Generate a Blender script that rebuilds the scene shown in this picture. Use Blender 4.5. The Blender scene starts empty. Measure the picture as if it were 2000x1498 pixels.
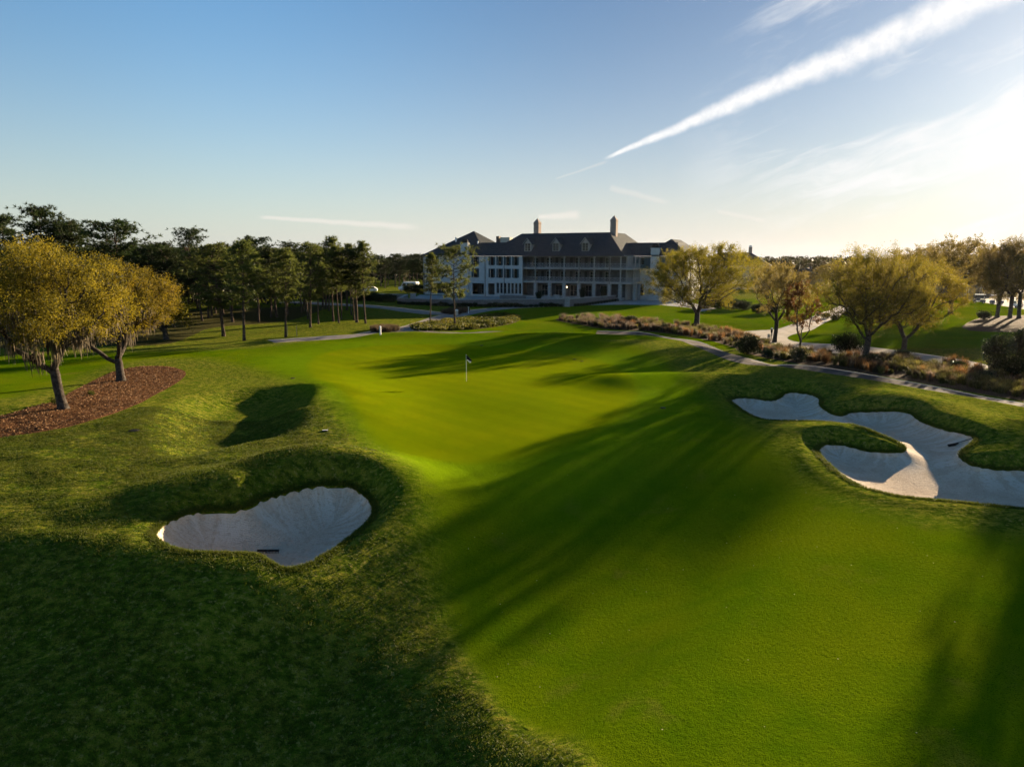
import bpy, math, random
import numpy as np
from mathutils import Vector, Matrix
from mathutils.geometry import delaunay_2d_cdt

PI = math.pi
rng = np.random.default_rng(7)
random.seed(7)
sc = bpy.context.scene
col = sc.collection

# ------------------------------------------------------------------ camera model
F, HC = 1388.0, 9.9                       # focal length in photo pixels, camera height
PITCH = math.atan(249 / F)
CP, SP = math.cos(PITCH), math.sin(PITCH)
SUN_AZ, SUN_EL = math.radians(40.7), math.radians(10.6)
SUN_DIR = np.array([math.sin(SUN_AZ) * math.cos(SUN_EL), math.cos(SUN_AZ) * math.cos(SUN_EL), math.sin(SUN_EL)])


def ray(u, v):
    a = (u - 1000) / F
    b = (749 - v) / F
    return np.array([a, CP + b * SP, -SP + b * CP])


def on_plane(u, v, z=0.0):
    d = ray(u, v)
    t = (z - HC) / d[2]
    return np.array([d[0] * t, d[1] * t])


def z_at(u, v, y):
    """height seen at pixel (u, v) at forward distance y"""
    d = ray(u, v)
    return HC + d[2] * y / d[1]


def x_at(u, v, y):
    d = ray(u, v)
    return d[0] * y / d[1]


def sstep(a, b, x):
    t = np.clip((x - a) / (b - a), 0, 1)
    return t * t * (3 - 2 * t)


# ------------------------------------------------------------------ small noise
_perm = rng.random((64, 64))


def vnoise(x, y):
    xi = np.floor(x).astype(int)
    yi = np.floor(y).astype(int)
    fx = x - xi
    fy = y - yi
    fx = fx * fx * fx * (fx * (fx * 6 - 15) + 10)
    fy = fy * fy * fy * (fy * (fy * 6 - 15) + 10)
    g = lambda i, j: _perm[i % 64, j % 64]
    return (g(xi, yi) * (1 - fx) * (1 - fy) + g(xi + 1, yi) * fx * (1 - fy)
            + g(xi, yi + 1) * (1 - fx) * fy + g(xi + 1, yi + 1) * fx * fy) - 0.5


# ------------------------------------------------------------------ polygons
def catmull(P, closed=True, seg=0.3):
    P = np.asarray(P, float)
    n = len(P)
    out = []
    rngn = range(n) if closed else range(n - 1)
    for i in rngn:
        if closed:
            p0, p1, p2, p3 = P[(i - 1) % n], P[i], P[(i + 1) % n], P[(i + 2) % n]
        else:
            p0, p1, p2, p3 = P[max(i - 1, 0)], P[i], P[i + 1], P[min(i + 2, n - 1)]
        L = np.linalg.norm(p2 - p1)
        k = int(max(1, min(40, math.ceil(L / seg))))
        for j in range(k):
            t = j / k
            out.append(0.5 * ((2 * p1) + (-p0 + p2) * t + (2 * p0 - 5 * p1 + 4 * p2 - p3) * t * t
                              + (-p0 + 3 * p1 - 3 * p2 + p3) * t ** 3))
    if not closed:
        out.append(P[-1])
    return np.array(out)


def inside(P, poly):
    x, y = P[:, 0], P[:, 1]
    r = np.zeros(len(P), bool)
    x1, y1 = poly[:, 0], poly[:, 1]
    x2, y2 = np.roll(x1, -1), np.roll(y1, -1)
    for a, b, c, d in zip(x1, y1, x2, y2):
        if b == d:
            continue
        m = ((b > y) != (d > y)) & (x < (c - a) * (y - b) / (d - b) + a)
        r ^= m
    return r


def seg_dist(P, L, closed):
    A = L
    B = np.roll(L, -1, axis=0)
    if not closed:
        A, B = L[:-1], L[1:]
    out = np.full(len(P), 1e9)
    for a, b in zip(A, B):
        ab = b - a
        l2 = max(ab @ ab, 1e-9)
        t = np.clip(((P - a) @ ab) / l2, 0, 1)
        q = P - a - t[:, None] * ab
        out = np.minimum(out, (q * q).sum(1))
    return np.sqrt(out)


def sdf(P, poly, limit=None):
    """positive inside; beyond `limit` of the polygon's box only a rough negative value"""
    P = np.asarray(P, float)
    r = np.full(len(P), -50.0)
    m = np.ones(len(P), bool)
    if limit is not None:
        lo, hi = poly.min(0) - limit, poly.max(0) + limit
        m = (P[:, 0] > lo[0]) & (P[:, 0] < hi[0]) & (P[:, 1] > lo[1]) & (P[:, 1] < hi[1])
    if m.any():
        Q = P[m]
        d = seg_dist(Q, poly, True)
        r[m] = np.where(inside(Q, poly), d, -d)
    return r


def px(pts, z=0.0):
    return np.array([on_plane(u, v, z) for u, v in pts])


# ------------------------------------------------------------------ terrain, first without the bunkers
crest_line = px([(-900, 720), (-300, 700), (0, 690), (300, 680), (480, 668), (640, 660), (750, 655), (850, 649), (1000, 648),
                 (1100, 650), (1250, 656), (1330, 672), (1400, 693), (1480, 713), (1560, 724), (1700, 748), (1850, 774),
                 (2000, 802), (2300, 860)])
complex_poly = np.vstack([crest_line, [[40, 8], [40, -40], [-90, -40], [-90, 40]]])
ridge_r = px([(1215, 742), (1300, 738), (1400, 738), (1500, 743), (1600, 752), (1740, 778), (1850, 806), (1960, 850)], 0.2)
hollow = catmull(px([(340, 838), (372, 806), (425, 784), (510, 774), (570, 774), (588, 786), (576, 804), (562, 826), (560, 846),
                     (530, 862), (470, 876), (400, 892), (352, 897)], -0.2), seg=0.6)


def gauss(P, c, sx, sy=None, rot=0.0):
    d = P - c
    ca, sa = math.cos(rot), math.sin(rot)
    a = (d[:, 0] * ca + d[:, 1] * sa) / sx
    b = (-d[:, 0] * sa + d[:, 1] * ca) / (sy or sx)
    return np.exp(-0.5 * (a * a + b * b))


def ground_g(P):
    P = np.asarray(P, float)
    x, y = P[:, 0], P[:, 1]
    z = -(1.1 - 0.75 * sstep(-4, -12, x)) * sstep(39, 17, y + 0.08 * x)
    z = z + 0.55 * sstep(-9, -27, x) * sstep(60, 44, y) * sstep(17, 25, y)
    # the rough falls away from the fairway edge towards the lower left
    edge = (x + 1.4) * 0.91 + (y - 20.7) * 0.41        # metres right of / beyond the edge line
    t_ = np.clip(-(y + 0.12 * x - 22.5), 0, 14)
    z = z - (0.212 * t_ * (1 - np.exp(-t_ / 2.5)) + 0.07 * np.clip(-3 - x, 0, 22) * sstep(0, 5, t_)) * sstep(0.0, -5.5, edge) * np.where(y > -5, 1, 0)
    d = sdf(P, complex_poly)
    drop = 0.25 + 0.55 * sstep(-25, 8, x)
    z = z - drop * sstep(0.2, 4.0, -d) * np.where(y > 0, 1, 0) + drop * 0.5 * sstep(30, 80, -d)
    # soft mounds round the green
    z = z + 0.55 * gauss(P, on_plane(1310, 686), 9, 5, -0.5)
    z = z + 0.45 * gauss(P, on_plane(870, 658), 12, 3.2, 0.0)
    z = z + 0.30 * gauss(P, on_plane(640, 675), 8, 4, 0.1)
    z = z - 0.28 * gauss(P, on_plane(900, 684), 10, 3.0, 0.0)
    z = z + 0.22 * gauss(P, on_plane(700, 790), 2.6, 6.0, 0.35)
    z = z + 0.10 * gauss(P, on_plane(640, 890), 3.0, 3.0)
    z = z + 0.50 * gauss(P, on_plane(632, 778), 3.2, 8.0, 0.25)
    z = z + 0.34 * gauss(P, on_plane(440, 968), 2.4, 1.5, 0.1)
    z = z + 0.45 * gauss(P, on_plane(566, 928), 2.2, 1.6, -0.2)
    z = z + 0.62 * gauss(P, on_plane(700, 922), 2.6, 1.7, -0.3)
    z = z + 0.18 * gauss(P, on_plane(775, 975), 1.8, 2.2, 0.0)
    z = z + 0.42 * gauss(P, on_plane(1668, 846), 2.6, 0.9, -0.15)
    near = (y < 90) & (y > 0)
    if near.any():
        dr = np.full(len(P), 50.0)
        dr[near] = seg_dist(P[near], ridge_r, False)
        z = z + 0.62 * np.exp(-0.5 * (dr / 2.0) ** 2)
        di = sdf(P, hollow, 6)
        z = z - 0.88 * sstep(-1.6, 2.1, di)
    # the shoulder below the ridge leans away from the low sun
    q = -0.652 * x - 0.758 * y + 32.8
    c_ = 0.758 * x - 0.652 * y
    z = z - 1.75 * sstep(-8, 12, q) * sstep(60, 22, q) * sstep(-21.5, -16.5, c_) * sstep(-7.5, -12.0, c_)
    # rolling ground
    amp = sstep(400, 120, y) * (1 - 0.40 * sstep(0.5, 4, t_) * sstep(2, -3, edge))
    z = z + amp * (0.34 * vnoise(x / 17 + 3, y / 17) + 0.16 * vnoise(x / 7, y / 7 + 9))
    rough = sstep(-3, -14, x) * sstep(62, 45, y) * (1 - 0.5 * sstep(0.5, 4, t_))
    z = z + np.clip(rough, 0, 1) * (0.12 * vnoise(x / 3.4 + 5, y / 2.6) + 0.08 * vnoise(x / 1.3, y / 1.1 + 3))
    # distant lawns roll a little
    lawn = sstep(85, 100, y) * sstep(160, 140, y)
    z = z + lawn * 0.5 * vnoise(x / 12 + 8, y / 16 + 2)
    return z


def march(u, v, gfun, off=0.0):
    d = ray(u, v)
    z = -0.3
    for _ in range(14):
        t = (z - HC) / d[2]
        p = np.array([[d[0] * t, d[1] * t]])
        z = 0.5 * z + 0.5 * (gfun(p)[0] + off)
    return p[0]


LB = [(305, 1052), (313, 1038), (328, 1026), (345, 1019), (370, 1009), (395, 1005), (430, 1003), (460, 1004), (490, 996), (515, 983),
      (540, 975), (575, 964), (610, 956), (640, 954), (670, 954), (695, 962), (715, 977), (725, 990), (728, 1003), (722, 1017),
      (705, 1035), (680, 1055), (650, 1077), (620, 1095), (595, 1107), (570, 1112), (550, 1111), (535, 1102), (520, 1093),
      (505, 1086), (480, 1083), (440, 1082), (400, 1081), (370, 1079), (345, 1074), (325, 1066)]
RB = [(1427, 785), (1435, 779), (1450, 777), (1475, 780), (1500, 784), (1515, 783), (1527, 778), (1533, 771), (1550, 768), (1575, 770),
      (1590, 775), (1600, 785), (1600, 795), (1610, 802), (1625, 809), (1645, 813), (1665, 807), (1690, 806), (1720, 805), (1750, 804),
      (1775, 810), (1785, 818), (1800, 827), (1825, 834), (1850, 841), (1880, 848), (1897, 855), (1902, 862), (1890, 873), (1876, 883),
      (1872, 891), (1880, 901), (1900, 911), (1930, 917), (1960, 920), (2000, 919), (2080, 918), (2170, 930), (2190, 965), (2150, 1005),
      (2080, 1003), (2000, 996), (1950, 990), (1900, 985), (1850, 980), (1800, 976), (1750, 970), (1720, 963), (1690, 955), (1660, 940),
      (1640, 927), (1620, 910), (1605, 895), (1600, 882), (1605, 873), (1615, 870), (1640, 871), (1660, 876), (1690, 883), (1720, 887),
      (1750, 887), (1767, 883), (1768, 874), (1750, 863), (1725, 851), (1700, 841), (1670, 834), (1640, 829), (1600, 825), (1560, 824),
      (1510, 823), (1485, 820), (1460, 810), (1440, 797)]
POLY = {}

BANK_DIR = np.array([0.30, 0.954])


def outline(pts, far, near, seg):
    """bunker outline: each corner is found at the height its own edge has"""
    off = np.full(len(pts), -0.35)
    for _ in range(3):
        P = np.array([march(u, v, ground_g, o) for (u, v), o in zip(pts, off)])
        T = np.roll(P, -1, 0) - np.roll(P, 1, 0)
        T /= np.linalg.norm(T, axis=1)[:, None]
        area = 0.5 * np.sum(P[:, 0] * np.roll(P[:, 1], -1) - np.roll(P[:, 0], -1) * P[:, 1])
        Nn = np.stack([T[:, 1], -T[:, 0]], 1) * (1 if area > 0 else -1)
        f = sstep(-0.35, 0.6, Nn @ BANK_DIR)
        for _s in range(5):
            f = (f + np.roll(f, 1) + np.roll(f, -1)) / 3
        off = -(near + (far - near) * f)
    return catmull(P, seg=seg)


LBD, RBD = (0.72, 0.10), (0.52, 0.10)
POLY['lb'] = outline(LB, *LBD, 0.22)
POLY['rb'] = outline(RB, *RBD, 0.28)




def bunker_cut(P, z, poly, far_drop, near_drop, depth, lip, bankw=1.25):
    d = sdf(P, poly, 5.0)
    m = d > -5
    if not m.any():
        return z
    Q = P[m]
    T = np.roll(poly, -1, 0) - np.roll(poly, 1, 0)
    T /= np.linalg.norm(T, axis=1)[:, None] + 1e-9
    area = np.sum(poly[:, 0] * np.roll(poly[:, 1], -1) - np.roll(poly[:, 0], -1) * poly[:, 1])
    fv = sstep(-0.35, 0.6, (np.stack([T[:, 1], -T[:, 0]], 1) * (1 if area > 0 else -1)) @ BANK_DIR)
    for _s in range(12):
        fv = (fv + np.roll(fv, 1) + np.roll(fv, -1)) / 3
    dd = np.sqrt(((Q[:, None] - poly[None]) ** 2).sum(2))
    wgt = np.exp(-(dd - dd.min(1)[:, None]) / 0.6)
    f = (wgt * fv).sum(1) / wgt.sum(1)
    edge = near_drop + (far_drop - near_drop) * f
    dq = d[m]
    w = np.exp(-np.clip(dq, 0, None) / 0.9)
    zin = z[m] - edge * w - depth * (1 - w)
    do = np.clip(-dq, 0, None)
    zout = z[m] + lip * f * np.exp(-0.5 * ((do - 2.0) / 1.25) ** 2) - edge * (1 - sstep(0.0, bankw, do)) \
        + 0.10 * (1 - f) * np.exp(-0.5 * ((do - 0.5) / 0.5) ** 2)
    z = z.copy()
    z[m] = np.where(dq >= 0, zin, zout)
    return z


def ground_z(P):
    P = np.asarray(P, float)
    z = ground_g(P)
    z = bunker_cut(P, z, POLY['lb'], *LBD, 1.30, 0.42, 1.15)
    z = bunker_cut(P, z, POLY['rb'], *RBD, 0.85, 0.16, 1.2)
    return z


def gz(x, y):
    return float(ground_z(np.array([[x, y]]))[0])


def spot(u, v):
    """world point of the ground seen at photo pixel (u, v)"""
    d = ray(u, v)
    lo, hi = 6.0, 400.0
    for _ in range(4):
        ts = np.geomspace(lo, hi, 160)
        Q = ts[:, None] * d
        below = HC + Q[:, 2] <= ground_z(Q[:, :2])
        i = int(np.argmax(below)) if below.any() else len(ts) - 1
        lo, hi = ts[max(i - 1, 0)], ts[i]
    p = d * hi
    return Vector((p[0], p[1], gz(p[0], p[1])))


def spot_fast(u, v, off=0.0):
    p = march(u, v, ground_z)
    return p


# the other outlines on the ground
def gpx(pts, z=None):
    return np.array([march(u, v, ground_g) for u, v in pts])


def strip(line_px, width, z=-0.6, seg=1.0):
    L = catmull(gpx(line_px), closed=False, seg=seg)
    T = np.gradient(L, axis=0)
    T /= np.linalg.norm(T, axis=1)[:, None]
    Nn = np.stack([-T[:, 1], T[:, 0]], 1)
    w = np.asarray(width) if np.ndim(width) else np.full(len(L), width)
    return np.vstack([L + Nn * w[:, None] / 2, (L - Nn * w[:, None] / 2)[::-1]])


POLY['green'] = catmull(gpx([(606, 706), (640, 689), (720, 677), (850, 673), (980, 680), (1100, 691), (1195, 714), (1238, 750),
                            (1235, 788), (1190, 825), (1110, 868), (1000, 898), (900, 902), (800, 888), (733, 855), (697, 800),
                            (667, 760), (612, 735)], 0.0), seg=0.8)
POLY['fair'] = catmull(px([(745, 905), (800, 965), (850, 1060), (900, 1130), (1000, 1240), (1150, 1400), (1260, 1600), (1700, 2200), (2900, 2200), (2700, 1080),
                           (2300, 1075), (1990, 1030), (1800, 1005), (1690, 985), (1600, 945), (1545, 905), (1490, 862), (1420, 815), (1370, 770), (1330, 740), (1290, 705),
                           (1200, 680), (1050, 666), (880, 660), (700, 664), (600, 676), (460, 690), (200, 696), (-200, 700), (-700, 720), (-700, 880), (-200, 815), (0, 795), (120, 758), (200, 728), (300, 708), (420, 712), (520, 735), (585, 765), (640, 805), (680, 850)], -0.3), seg=0.6)
POLY['mulch'] = catmull(gpx([(-300, 900), (-200, 830), (0, 812), (100, 785), (150, 760), (200, 735), (240, 721), (290, 715), (335, 717),
                            (362, 727), (352, 743), (305, 770), (270, 789), (200, 815), (100, 840), (0, 855), (-150, 885)], -0.3), seg=0.6)
POLY['path_r'] = strip([(1165, 650), (1205, 651.5), (1250, 654), (1330, 666), (1400, 685), (1480, 707), (1560, 720),
                        (1640, 731), (1720, 745), (1800, 760), (1900, 779), (2000, 797), (2120, 818), (2400, 868)], 4.2, -0.7)
POLY['path_l'] = strip([(530, 667), (575, 664), (620, 661), (680, 656), (740, 650), (790, 643), (830, 633), (860, 622), (900, 613),
                        (940, 606.5), (1000, 601), (1060, 598), (1120, 594)], 4.0, -0.5)
POLY['path_b'] = strip([(560, 590), (640, 594), (700, 597), (760, 602), (800, 607), (840, 611.5), (872, 613)], 4.2, -0.5)
POLY['path_c'] = strip([(800, 645), (850, 649), (930, 650), (1006, 648.5)], 2.4, -0.6)
POLY['bed'] = catmull(gpx([(1085, 624), (1150, 621), (1200, 623), (1250, 628), (1300, 632), (1380, 638), (1420, 646), (1470, 660), (1550, 684),
                          (1620, 690), (1700, 698), (1780, 705), (1860, 713), (1930, 722), (2010, 732), (2160, 760), (2300, 800), (2250, 830), (2080, 800),
                          (2000, 784), (1900, 766), (1810, 750), (1720, 734), (1640, 722), (1560, 711), (1490, 698), (1420, 675), (1340, 657),
                          (1270, 648), (1200, 644), (1150, 638)], -0.6), seg=1.0)
POLY['hedge'] = catmull(gpx([(800, 643), (815, 637), (850, 632), (880, 628), (920, 622), (950, 618), (985, 616), (1010, 619), (1017, 624),
                            (1000, 632), (970, 638), (930, 643), (880, 646), (830, 647)], -0.5), seg=1.0)
POLY['waste'] = catmull(gpx([(1430, 650), (1470, 646), (1515, 643), (1545, 634), (1580, 622), (1615, 608), (1640, 598), (1665, 597), (1650, 612),
                            (1612, 630), (1585, 645), (1550, 653), (1538, 660), (1548, 666), (1575, 670), (1628, 672.5), (1680, 676),
                            (1740, 683), (1800, 691), (1860, 700), (1925, 712), (1925, 720), (1860, 713), (1780, 704), (1700, 697), (1620, 689),
                            (1550, 682), (1470, 659)], -0.6), seg=1.0)
POLY['brown'] = catmull(px([(1880, 640), (1910, 622), (1960, 616), (2060, 612), (2200, 618), (2200, 650), (2050, 648), (1950, 647)], -0.5), seg=2)
POLY['straw'] = catmull(px([(-400, 690), (-200, 640), (0, 622), (120, 620), (300, 612), (520, 604), (640, 600), (640, 606), (560, 628), (420, 640), (380, 655), (330, 676), (200, 682), (0, 687)], -0.5), seg=2)
POLY['road'] = px([(1880, 584), (1935, 566), (2100, 566), (2300, 600), (2300, 612), (2010, 606), (1945, 597)], -0.5)
POLY['patio'] = px([(1120, 594), (1200, 584), (1290, 584), (1345, 590), (1400, 600), (1370, 604), (1345, 598), (1290, 594), (1220, 593.5), (1160, 594)], -0.4)

ORDER = [('lb', 'sand_bunker'), ('rb', 'sand_bunker'), ('path_r', 'cart_path'), ('path_l', 'footpath'), ('path_b', 'footpath'), ('path_c', 'footpath'),
         ('hedge', 'planting_bed'), ('waste', 'sandy_path'), ('bed', 'planting_bed'), ('mulch', 'mulch_bed'), ('patio', 'patio'), ('road', 'road'),
         ('brown', 'mulch_bed'), ('straw', 'forest_floor'), ('green', 'putting_green'), ('fair', 'fairway')]


# ------------------------------------------------------------------ materials
def M_new(name):
    m = bpy.data.materials.new(name)
    m.use_nodes = True
    nt = m.node_tree
    nt.nodes.clear()
    out = nt.nodes.new('ShaderNodeOutputMaterial')
    return m, nt, out


class NT:
    """tiny helper to write node trees in few lines"""
    def __init__(s, nt):
        s.nt = nt

    def n(s, t, ins=None, **kw):
        nd = s.nt.nodes.new('ShaderNode' + t)
        for k, v in kw.items():
            setattr(nd, k, v)
        for k, v in (ins or {}).items():
            s.put(nd.inputs[k], v)
        return nd

    def put(s, sock, v):
        if isinstance(v, bpy.types.NodeSocket):
            s.nt.links.new(v, sock)
        elif isinstance(v, bpy.types.Node):
            s.nt.links.new(v.outputs[0], sock)
        else:
            if isinstance(v, tuple) and len(v) == 3 and sock.type == 'RGBA':
                v = v + (1,)
            sock.default_value = v

    def math(s, op, a, b=0.0, clamp=False):
        return s.n('Math', {0: a, 1: b}, operation=op, use_clamp=clamp).outputs[0]

    def mix(s, f, a, b):
        nd = s.n('Mix', data_type='RGBA')
        s.put(nd.inputs[0], f)
        s.put(nd.inputs[6], a)
        s.put(nd.inputs[7], b)
        return nd.outputs[2]

    def mapr(s, v, a, b, c=0.0, d=1.0, smooth=True):
        nd = s.n('MapRange', {0: v, 1: a, 2: b, 3: c, 4: d}, interpolation_type='SMOOTHSTEP' if smooth else 'LINEAR')
        return nd.outputs[0]

    def noise(s, vec, scale, detail=3, rough=0.55):
        nd = s.n('TexNoise', {'Scale': scale, 'Detail': detail, 'Roughness': rough})
        if vec is not None:
            s.put(nd.inputs['Vector'], vec)
        return nd.outputs[0]

    def attr(s, name):
        return s.n('Attribute', attribute_name=name).outputs['Fac']


def grass_material():
    m, nt, out = M_new('turf')
    t = NT(nt)
    pos = t.n('NewGeometry').outputs['Position']
    sg, sf = t.attr('sd_green'), t.attr('sd_fair')
    n_big = t.noise(pos, 0.12, 3)
    n_mid = t.noise(pos, 0.9, 4)
    n_sm = t.noise(pos, 7.0, 3)
    n_fine = t.noise(pos, 34.0, 2)
    mg = t.mapr(t.math('ADD', sg, t.math('MULTIPLY', n_mid, 0.7)), -0.35, 0.95)
    mf = t.mapr(t.math('ADD', sf, t.math('ADD', t.math('MULTIPLY', n_sm, 0.6), t.math('MULTIPLY', n_mid, 0.5))), 0.15, 0.95)
    # rough: green with straw patches
    r = t.mix(t.mapr(n_mid, 0.35, 0.68), (0.0696, 0.1104, 0.0072), (0.1500, 0.1500, 0.0168))
    r = t.mix(t.mapr(n_big, 0.42, 0.70), r, (0.1140, 0.1464, 0.0096))
    tuft = t.noise(t.n('Mapping', {'Vector': pos, 'Scale': (1.0, 1.6, 1.0)}).outputs[0], 2.6, 5, 0.68)
    r = t.mix(t.mapr(tuft, 0.55, 0.38), r, (0.0360, 0.0600, 0.0048))
    r = t.mix(t.mapr(tuft, 0.52, 0.66), r, (0.1980, 0.1800, 0.0216))
    r = t.mix(t.mapr(n_sm, 0.54, 0.74), r, (0.2520, 0.2100, 0.0540))
    r = t.mix(t.mapr(n_fine, 0.50, 0.30), r, (0.0216, 0.0360, 0.0036))
    f = t.mix(t.mapr(n_mid, 0.3, 0.7), (0.0600, 0.1120, 0.0014), (0.0840, 0.1300, 0.0018))
    f = t.mix(t.mapr(n_big, 0.40, 0.68), f, (0.1100, 0.1420, 0.0022))
    worn = t.noise(pos, 0.33, 5, 0.65)
    f = t.mix(t.math('MULTIPLY', t.mapr(worn, 0.56, 0.72), 0.55), f, (0.1350, 0.1280, 0.0160))
    f = t.mix(t.mapr(n_fine, 0.55, 0.30), f, (0.0260, 0.0540, 0.0010))
    g = t.mix(t.mapr(n_big, 0.35, 0.65), (0.1274, 0.1676, 0.0012), (0.1558, 0.1770, 0.0014))
    g = t.mix(t.math('MULTIPLY', t.mapr(n_mid, 0.3, 0.75), 0.5), g, (0.1086, 0.1558, 0.0012))
    stripe = t.n('TexWave', {'Vector': pos, 'Scale': 0.22, 'Distortion': 0.6, 'Detail': 1.0}, bands_direction='DIAGONAL').outputs[1]
    g = t.mix(t.math('MULTIPLY', t.mapr(stripe, 0.3, 0.7), 0.30), g, (0.0991, 0.1440, 0.0012))
    collar = t.math('MULTIPLY', t.mapr(sg, -7.5, -1.0), t.mapr(n_mid, 0.2, 0.6, 0.6, 1.0))
    f = t.mix(t.math('MULTIPLY', collar, 0.7), f, (0.1150, 0.1898, 0.0023))
    c = t.mix(mf, r, f)
    c = t.mix(mg, c, g)
    spk = t.n('TexVoronoi', {'Vector': pos, 'Scale': 1.6}).outputs['Distance']
    c = t.mix(t.math('MULTIPLY', t.mapr(spk, 0.035, 0.02), t.mapr(t.math('MULTIPLY', mf, t.math('SUBTRACT', 1.0, mg)), 0.3, 0.9)), c, (0.55, 0.50, 0.30))
    h = t.math('ADD', t.math('MULTIPLY', n_sm, 0.6), t.math('MULTIPLY', n_fine, 0.5))
    h = t.math('ADD', h, t.math('MULTIPLY', t.math('SUBTRACT', 1.0, mf), t.math('MULTIPLY', tuft, 1.6)))
    stren = t.mix(mg, t.mix(mf, (0.75,) * 3, (0.60,) * 3), (0.12,) * 3)
    bump = t.n('Bump', {'Height': h, 'Distance': 0.09, 'Strength': stren})
    b = t.n('BsdfPrincipled', {'Base Color': c, 'Roughness': 0.85, 'Normal': bump.outputs[0], 'Specular IOR Level': 0.0})
    nt.links.new(b.outputs[0], out.inputs[0])
    return m


def simple_mat(name, c1, c2, scale=2.0, rough=0.8, bump=0.0, bscale=None, spec=0.04, lo=0.35, hi=0.65, metal=0.0, detail=5, dist=0.05):
    m, nt, out = M_new(name)
    t = NT(nt)
    pos = t.n('TexCoord').outputs['Object']
    n1 = t.noise(pos, scale, detail)
    c = t.mix(t.mapr(n1, lo, hi), c1, c2)
    ins = {'Base Color': c, 'Roughness': rough, 'Specular IOR Level': spec, 'Metallic': metal}
    if bump:
        n2 = t.noise(pos, bscale or scale * 4, 4)
        ins['Normal'] = t.n('Bump', {'Height': n2, 'Strength': bump, 'Distance': dist}).outputs[0]
    b = t.n('BsdfPrincipled', ins)
    nt.links.new(b.outputs[0], out.inputs[0])
    return m


def sand_material():
    m, nt, out = M_new('sand')
    t = NT(nt)
    pos = t.n('NewGeometry').outputs['Position']
    n1 = t.noise(pos, 0.8, 4)
    n2 = t.noise(pos, 22, 3)
    c = t.mix(t.mapr(n1, 0.3, 0.7), (0.45, 0.352, 0.255), (0.53, 0.425, 0.315))
    c = t.mix(t.mapr(n2, 0.55, 0.3), c, (0.36, 0.283, 0.205))
    # raked furrows run along the distance from the edge and across it near the face
    sd = t.attr('sd_edge')
    sa = t.attr('along')
    fan = t.n('TexNoise', {'Vector': t.n('CombineXYZ', {0: t.math('MULTIPLY', sa, 2.2), 1: t.math('MULTIPLY', sd, 0.15)}), 'Scale': 1.0, 'Detail': 4.0}).outputs[0]
    near = t.mapr(sd, 2.6, 0.5)
    c = t.mix(t.math('MULTIPLY', near, t.math('MULTIPLY', 0.85, t.mapr(fan, 0.40, 0.62))), c, (0.56, 0.485, 0.39))
    rake = t.n('TexWave', {'Vector': pos, 'Scale': 3.3, 'Distortion': 9.0, 'Detail': 4.0, 'Detail Scale': 0.5}, bands_direction='Y').outputs[1]
    pock = t.noise(pos, 5.5, 4, 0.6)
    h = t.math('ADD', t.math('MULTIPLY', rake, 0.22), t.math('MULTIPLY', n2, 0.8))
    h = t.math('ADD', h, t.math('MULTIPLY', pock, 1.3))
    c = t.mix(t.math('MULTIPLY', t.mapr(pock, 0.5, 0.34), 0.45), c, (0.33, 0.25, 0.175))
    h = t.math('ADD', h, t.math('MULTIPLY', fan, t.math('MULTIPLY', near, 0.5)))
    bump = t.n('Bump', {'Height': h, 'Strength': 0.55, 'Distance': 0.05})
    b = t.n('BsdfPrincipled', {'Base Color': c, 'Roughness': 0.95, 'Specular IOR Level': 0.02, 'Normal': bump.outputs[0]})
    nt.links.new(b.outputs[0], out.inputs[0])
    return m


def mulch_material(name, a, b_, c_):
    m, nt, out = M_new(name)
    t = NT(nt)
    pos = t.n('NewGeometry').outputs['Position']
    mp = t.n('Mapping', {'Vector': pos, 'Scale': (1, 2.5, 1), 'Rotation': (0, 0, 0.5)}).outputs[0]
    n1 = t.noise(pos, 0.7, 4)
    n2 = t.noise(mp, 5.0, 4, 0.7)
    n3 = t.noise(mp, 22.0, 2)
    c = t.mix(t.mapr(n2, 0.35, 0.65), a, b_)
    c = t.mix(t.mapr(n3, 0.5, 0.72), c, c_)
    c = t.mix(t.math('MULTIPLY', t.mapr(n1, 0.5, 0.7), 0.5), c, a)
    h = t.math('ADD', n2, t.math('MULTIPLY', n3, 0.5))
    bump = t.n('Bump', {'Height': h, 'Strength': 1.0, 'Distance': 0.12})
    b = t.n('BsdfPrincipled', {'Base Color': c, 'Roughness': 0.95, 'Specular IOR Level': 0.02, 'Normal': bump.outputs[0]})
    nt.links.new(b.outputs[0], out.inputs[0])
    return m


def leaf_material(name, c1, c2, c3, trans=0.45, rough=0.6, tcol=None, spec=0.1, k=0.66):
    """foliage: colour varies by the mesh attribute tint and per tree; light passes through the leaf"""
    m, nt, out = M_new(name)
    t = NT(nt)
    c1, c2, c3 = [tuple(q * k for q in c) for c in (c1, c2, c3)]
    tcol = tcol and tuple(q * k for q in tcol)
    tint = t.attr('tint')
    c = t.mix(t.mapr(tint, 0.0, 0.55, smooth=False), c1, c2)
    c = t.mix(t.mapr(tint, 0.55, 1.0, smooth=False), c, c3)
    r = t.n('ObjectInfo').outputs['Random']
    hsv = t.n('HueSaturation', {'Color': c, 'Hue': t.mapr(r, 0, 1, 0.485, 0.515, False), 'Value': t.mapr(r, 0, 1, 0.85, 1.15, False)}).outputs[0]
    d = t.n('BsdfPrincipled', {'Base Color': hsv, 'Roughness': rough, 'Specular IOR Level': spec})
    tc = hsv if tcol is None else t.mix(0.5, hsv, tcol)
    tr = t.n('BsdfTranslucent', {'Color': tc})
    mx = t.n('MixShader', {0: trans, 1: d.outputs[0], 2: tr.outputs[0]})
    nt.links.new(mx.outputs[0], out.inputs[0])
    return m


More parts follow.
